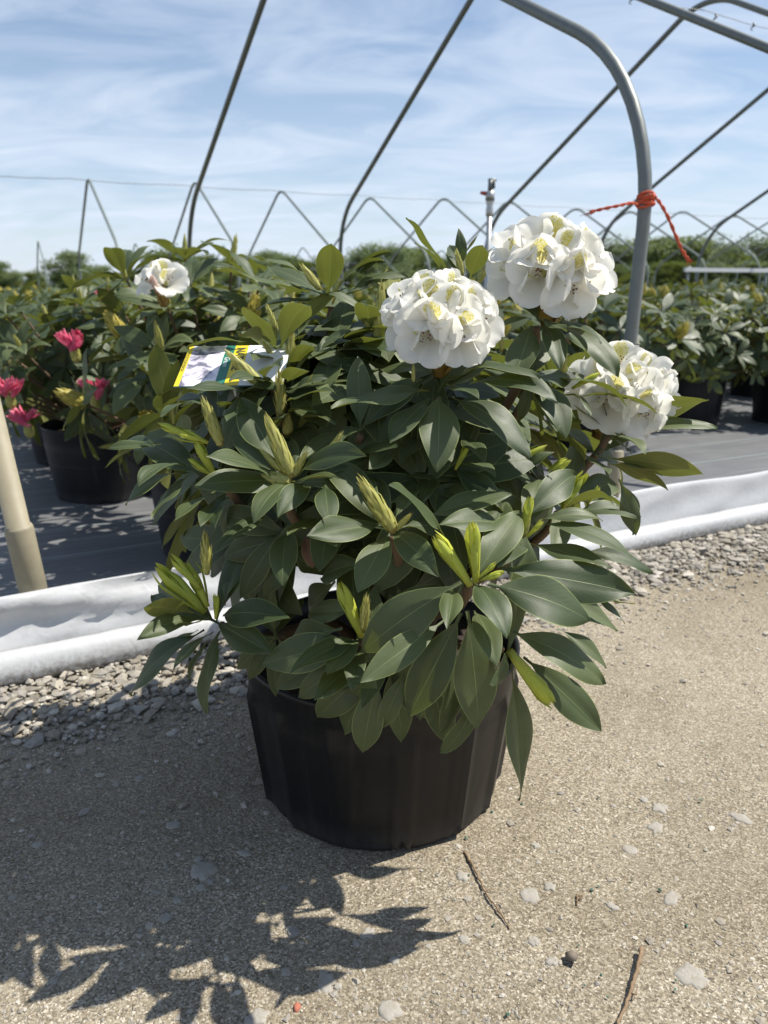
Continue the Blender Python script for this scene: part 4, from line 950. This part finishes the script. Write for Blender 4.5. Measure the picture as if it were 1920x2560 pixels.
PROTO = []
for s_ in range(5):
    ls, tips = plant_leafset(200 + s_, 34, .43, .26, .49, .14); ls += inner_set(300 + s_, 16, .38, .25, .48, .13)
    rg = random.Random(s_); mb = MB()
    for c, ax in tips[:20]:
        if rg.random() < .5:
            Mx = up_matrix(c, c + (ax + Vector((0, 0, .5))).normalized() * .08, 1.2); me = YBUD
            mb.add([Mx @ v.co for v in me.vertices], [tuple(p.vertices) for p in me.polygons], 0, [(.5, .5)] * len(me.vertices))
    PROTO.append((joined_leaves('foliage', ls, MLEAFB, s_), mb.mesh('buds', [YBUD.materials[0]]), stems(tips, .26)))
def simple_plant(p, s_, rot, scl, label_p, grp_p, label_t, grp_t, z=.012):
    Mx = Matrix.Translation(Vector((p.x, p.y, z))) @ Matrix.Rotation(rot, 4, 'Z') @ Matrix.Scale(scl, 4)
    r = put('rhododendron', None, None, Mx)
    f, b, st = PROTO[s_]
    put('foliage', f, r, Mx)['kind'] = 'stuff'; put('buds', b, r, Mx)['kind'] = 'stuff'; put('stems', st, r, Mx)
    tag(r, label_p, 'shrub', grp_p); pot((p.x, p.y, z), rot, label_t, False, grp_t, scl)
rg = random.Random(5)
cnt = 0
ROWN = ['front row along the aisle', 'second row behind the aisle', 'third row behind the aisle', 'fourth row behind the aisle', 'fifth row behind the aisle', 'last row behind the aisle']
for j in range(6):
    vrow = 3.2 + .82 * j
    for i in range(-3, 22):
        u = .42 + .83 * i + rg.uniform(-.07, .07); p = uv(u, vrow + rg.uniform(-.06, .06)); x, y = pix((p.x, p.y, .5))
        if not -220 < x < 2140 or p.y < 1.5: continue
        if (p - Vector((pl.x, pl.y, 0))).length < .62 or (p - Vector((pr.x, pr.y, 0))).length < .62 or (p - Vector((pb.x, pb.y, 0))).length < .75: continue
        if j == 0 and .2 < u < .7: continue
        simple_plant(p, rg.randrange(5), rg.uniform(0, 6.28), rg.uniform(.95, 1.14), 'potted rhododendron with yellow buds in the %s on the fabric' % ROWN[j], 'rhododendrons of the ' + ROWN[j], 'black nursery pot in the %s on the fabric' % ROWN[j], 'pots of the ' + ROWN[j]); cnt += 1
for j in range(3):
    for i in range(34):
        u = -1 + 1.0 * i + rg.uniform(-.15, .15); p = uv(u, 15.0 + 1.3 * j); x, y = pix((p.x, p.y, .5))
        if not -80 < x < 2000: continue
        simple_plant(p, rg.randrange(5), rg.uniform(0, 6.28), rg.uniform(.9, 1.1), 'distant potted rhododendron under the hoops of the house behind', 'rhododendrons in the house behind', 'distant black pot under the hoops of the house behind', 'pots in the house behind')

# ------------------------------------------------------------ far trees
def tree_proto(seed, Ht, rx):
    rg = random.Random(seed); mb = MB()
    mb.tube([(0, 0, -.2), (rg.uniform(-.2, .2), 0, Ht * .35), (rg.uniform(-.3, .3), .1, Ht * .8)], [.22, .16, .05], 7)
    cl = []
    for k in range(24):
        a = rg.uniform(0, 6.28); q = rg.uniform(.1, 1) ** .6; h = Ht * rg.uniform(.06, .95); env = math.sin(math.pi * min(1, (h / Ht + .18) / 1.2)) ** .6
        c = Vector((math.cos(a) * rx * q * env, math.sin(a) * rx * q * env, h)); cl.append((c, rg.uniform(.5, 1.0) * rx * .55))
        mb.tube([(0, 0, h * .55), c * .6 + Vector((0, 0, h * .2)), c], [.07, .05, .02], 5)
    V_ = []; F_ = []
    for c, rad_ in cl:
        for q in range(240):
            d = Vector((rg.gauss(0, 1), rg.gauss(0, 1), rg.gauss(0, .8))).normalized() * rad_ * rg.uniform(.35, 1.08); p = c + d; s_ = rg.uniform(.10, .24)
            x = Vector((rg.gauss(0, 1), rg.gauss(0, 1), rg.gauss(0, 1))).normalized(); y = x.orthogonal().normalized(); b = len(V_)
            V_ += [p - x * s_, p + y * s_ * .6, p + x * s_, p - y * s_ * .6]; F_.append((b, b + 1, b + 2, b + 3))
    return mb.mesh('trunk', [MTRUNK]), mesh('crown', V_, F_, [MTREE], [(0.5, 0.5)] * len(V_), smooth=False)
TP = [tree_proto(k, 8.5 + k * .5, 3.0 + .3 * (k % 3)) for k in range(4)]
rg = random.Random(9)
def tree(x, topy, Y_, k, label, grp=None, base=0):
    c = at(x, topy, Y_); s_ = c.z / (8.3 + .5 * k); Mx = Matrix.Translation(Vector((c.x, c.y, 0))) @ Matrix.Rotation(rg.uniform(0, 6.28), 4, 'Z') @ Matrix.Diagonal((s_ * 1.9, s_ * 1.9, s_, 1))
    r = put('tree', None, None, Mx); put('trunk', TP[k][0], r, Mx); put('crown', TP[k][1], r, Mx); tag(r, label, 'tree', grp)
x = -60
while x < 2000:
    left = 250 < x < 330
    ty = 668 + rg.uniform(-26, 18) + 12 * math.sin(x / 90)
    if x > 1400: ty -= 32 + (x - 1400) * .06
    if 560 < x < 1350: ty -= 24
    if left: ty += 18
    tree(x, ty, rg.uniform(190, 250), rg.randrange(4), 'leafy green tree in the far tree line', 'far tree line')
    x += rg.uniform(30, 50)
for x in range(-40, 2000, 45): tree(x + rg.uniform(-20, 20), 684 + rg.uniform(-6, 8) - (25 if x > 1400 else 0), 170, rg.randrange(4), 'low leafy tree at the front of the far tree line', 'low trees before the tree line')
tree(182, 632, 120, 2, 'taller tree behind the pointed hoops, darker than its neighbours'); tree(425, 622, 110, 1, 'round dark tree standing just beyond the flowering plants')

# ------------------------------------------------------------ gravel, stones, twigs
def stone_geo(rg, flat=.7):
    bm = bmesh.new(); bmesh.ops.create_icosphere(bm, subdivisions=1, radius=1)
    o_ = Vector((rg.uniform(0, 50), rg.uniform(0, 50), 0))
    for v in bm.verts: v.co *= 1 + .85 * mnoise.noise(v.co * 1.3 + o_); v.co.z *= flat
    v_ = np.array([tuple(v.co) for v in bm.verts]); f_ = [tuple(v.index for v in f.verts) for f in bm.faces]; bm.free(); return v_, f_
rg = random.Random(3); SG = [stone_geo(rg, rg.uniform(.5, .85)) for _ in range(24)]
def scatter(name, pts, m, label, cat):
    V_ = []; F_ = []; off = 0
    for p, s_, sink in pts:
        v, f = SG[rg.randrange(24)]; a = rg.uniform(0, 6.28); ca, sa = math.cos(a), math.sin(a); w_ = v * (s_ * rg.uniform(.8, 1.25), s_, s_ * rg.uniform(.7, 1.1))
        q = np.stack([w_[:, 0] * ca - w_[:, 1] * sa + p.x, w_[:, 0] * sa + w_[:, 1] * ca + p.y, w_[:, 2] + p.z + s_ * sink], 1)
        V_.append(q); F_ += [tuple(i + off for i in x_) for x_ in f]; off += len(v)
    o_ = put(name, mesh(name, np.concatenate(V_), F_, [m], smooth=False)); tag(o_, label, cat, kind='stuff')
pts = []
for k in range(22000):
    u = rg.uniform(-1.3, 6.5); v = 1.735 + .012 * u - abs(rg.gauss(0, 1)) * (.20 if u < .9 else .15) - .0
    if rg.random() < .10: v -= rg.uniform(0, .45)
    dist = 1.735 + .012 * u - v
    if dist > .75 or u > 2.6 and rg.random() < .4: continue
    keep = 1 if dist < .28 else max(.10, 1 - (dist - .28) / .25)
    if rg.random() > keep: continue
    x, y = pix(uv(u, v));
    if not -120 < x < 2060: continue
    s_ = min(.019, max(.0035, rg.lognormvariate(math.log(.0058), .5))) * (1.0 if dist < .3 else .65)
    p = uv(u, v); p.z = (.012 * max(0, 1 - dist / .3) * rg.random() if dist < .3 else 0)
    if (p - Vector((PX, PY, 0))).length < .21: continue
    pts.append((p, s_, .15 if dist < .3 else -.15))
for k in range(15000):
    u = rg.uniform(-1.3, 5.5); dist = min(rg.expovariate(1 / .22), 1.1); v = 1.735 + .012 * u - dist; p = uv(u, v); x, y = pix(p)
    if not -120 < x < 2060 or (p - Vector((PX, PY, 0))).length < .215: continue
    if mnoise.noise(Vector((p.x * 6, p.y * 6, 3))) < rg.uniform(-.5, .35): continue
    p.z = gz(p.x, p.y); pts.append((p, min(.010, rg.lognormvariate(math.log(.0033), .5)), .0))
scatter('gravel', pts, MSTONE, 'loose grey crushed gravel heaped along the white plastic edge', 'gravel')
pts = []
for k in range(9000):
    p = gnd(rg.uniform(-60, 1980), 1450 + 1150 * rg.random() ** .9)
    if (p - Vector((PX, PY, 0))).length < .22 or p.dot(V) > 1.6: continue
    cl_ = mnoise.noise(Vector((p.x * 5, p.y * 5, 0)))
    if cl_ < rg.uniform(-.5, .6): continue
    p.z = gz(p.x, p.y); pts.append((p, min(.0065, rg.lognormvariate(math.log(.0018), .5)), -.05))
scatter('grit', pts, MSTONE, 'small stone chips scattered over the packed sand', 'grit')
pts = [(gnd(rg.uniform(1150, 1900), rg.uniform(1780, 2500)) + Vector((0, 0, .001)), .0017, .3) for k in range(26)] + [(gnd(x, y), .0026, .2) for x, y in ((1305, 2010), (1165, 2095), (1230, 2030), (1268, 2536), (1480, 2225), (1650, 2225), (1752, 2000), (1716, 2315))]
scatter('fertilizer_pellets', pts, MPRILL, 'tiny dark green pellets scattered on the sand', 'pellets')
def flat_stone(px, py, wpx, asp, m, label, grp=None, hgt=.003, seed=0):
    rq = random.Random(seed); p = gnd(px, py); sz = wpx / FPX * (p - Vector((0, 0, CH))).length / 2; n = 20; vs = [(p.x, p.y, gz(p.x, p.y) + hgt)]; fs = []; rot = rq.uniform(0, 6)
    prof = [(.40, hgt), (.72, hgt * .85), (.93, hgt * .3), (1.05, -.004)]
    rad_ = [1 + .55 * mnoise.noise(Vector((math.cos(i * 6.283 / n) * 1.6 + seed * 3.1, math.sin(i * 6.283 / n) * 1.6, seed))) + rq.uniform(-.07, .07) for i in range(n)]
    for q, z in prof:
        for i in range(n):
            a = 2 * math.pi * i / n; x_, y_ = sz * q * rad_[i] * math.cos(a), sz * asp * q * rad_[i] * math.sin(a); x_, y_ = p.x + x_ * math.cos(rot) - y_ * math.sin(rot), p.y + x_ * math.sin(rot) + y_ * math.cos(rot)
            vs.append((x_, y_, gz(x_, y_) + z + (rq.uniform(-.15, .15) * hgt if z > 0 else 0)))
    for i in range(n): fs.append((0, 1 + i, 1 + (i + 1) % n))
    for j in range(3):
        for i in range(n): fs.append((1 + j * n + i, 1 + (j + 1) * n + i, 1 + (j + 1) * n + (i + 1) % n, 1 + j * n + (i + 1) % n))
    o_ = put('stone', mesh('stone', vs, fs, [m], smooth=True)); tag(o_, label, 'stone', grp)
flat_stone(508, 2172, 66, .75, MPALE, 'largest pale flat stone in the shadow left of the pot', None, .006, 1)
pp = gnd(1427, 2398); v_, f_ = stone_geo(random.Random(77), .8); o = put('pebble', mesh('pebble', v_ * .0095 + np.array((pp.x, pp.y, gz(pp.x, pp.y) + .005)), f_, [simple('pebble_brown', (.16, .13, .10), .8, 0, .3, 120)])); tag(o, 'small round brown pebble lying loose on the sunlit sand', 'pebble')
flat_stone(742, 2515, 22, .7, simple('red_chip', (.38, .13, .08), .85), 'reddish brick chip pressed into the sand', None, .004, 3)
for k, (x, y, w_, asp) in enumerate([(433, 2060, 38, .7), (498, 2145, 22, 1), (612, 2126, 40, .5), (500, 2212, 22, 1.1), (443, 2245, 22, 1), (412, 2290, 28, 1), (93, 2112, 24, 1), (350, 1945, 26, .8), (1326, 2235, 44, 1.0), (1530, 2262, 18, 1.7), (1650, 2015, 36, 1), (1640, 2062, 44, .6), (1575, 2118, 34, 1), (1855, 2040, 48, .7), (1380, 2400, 26, 1.1), (1335, 2350, 26, 1), (1735, 2440, 62, 1), (1680, 2242, 50, .6), (1160, 2345, 26, .9), (1375, 2215, 30, .9), (815, 2448, 40, 1.3), (715, 2425, 24, 1.0), (985, 2395, 22, 1), (640, 2540, 54, .7), (975, 2520, 52, .9), (1610, 1995, 20, 1), (1340, 2110, 20, 1), (1158, 2190, 28, 1), (920, 2330, 40, .6), (845, 2460, 20, 1)]):
    flat_stone(x, y, w_, asp, MPALE, 'pale flat stone bedded flush in the packed sand', 'flat stones bedded in the sand', .0024, 10 + k)
def twig(pl, r0, label, seed):
    rq = random.Random(seed); ps = [gnd(x, y) for x, y, h in pl]; ps = [Vector((q.x, q.y, gz(q.x, q.y) + r0 * .8 + pl[i_][2])) for i_, q in enumerate(ps)]; c = curve(ps, 7)
    c = [p + Vector((rq.uniform(-1, 1), rq.uniform(-1, 1), 0)) * r0 * .5 for p in c]; r = root('twig', ps[0]); mb = MB(); mb.tube(c, [r0 * (1 - .55 * i / len(c)) * rq.uniform(.8, 1.2) for i in range(len(c))], 6); put('stalk', mb.mesh('stalk', [MTWIG]), r)
    for q in (len(c) // 4, len(c) // 2):
        mb = MB(); mb.tube([c[q], c[q] + Vector((rq.uniform(.003, .007), rq.uniform(-.004, .006), .002)), c[q] + Vector((rq.uniform(.008, .013), rq.uniform(-.004, .008), .001))], [r0 * .6, r0 * .4, r0 * .15], 5); put('side_shoot', mb.mesh('side_shoot', [MTWIG]), r)
    tag(r, label, 'twig')
twig([(1162, 2130, 0), (1185, 2175, .003), (1215, 2235, .002), (1245, 2280, .003), (1275, 2322, 0)], .0022, 'thin crooked dry twig on the sand right of the pot shadow', 1)
twig([(1602, 2385, .008), (1592, 2430, .008), (1575, 2490, .005), (1545, 2560, .002), (1530, 2600, 0)], .0030, 'thicker curved brown stick on the sunlit sand', 2)
twig([(1445, 2238, 0), (1443, 2250, .001), (1442, 2262, 0)], .0022, 'short brown stub of dry stem on the sand', 3)
print('LEAVES', nleaf[0], 'ROWPLANTS', cnt, 'OBJ', len(bpy.data.objects))
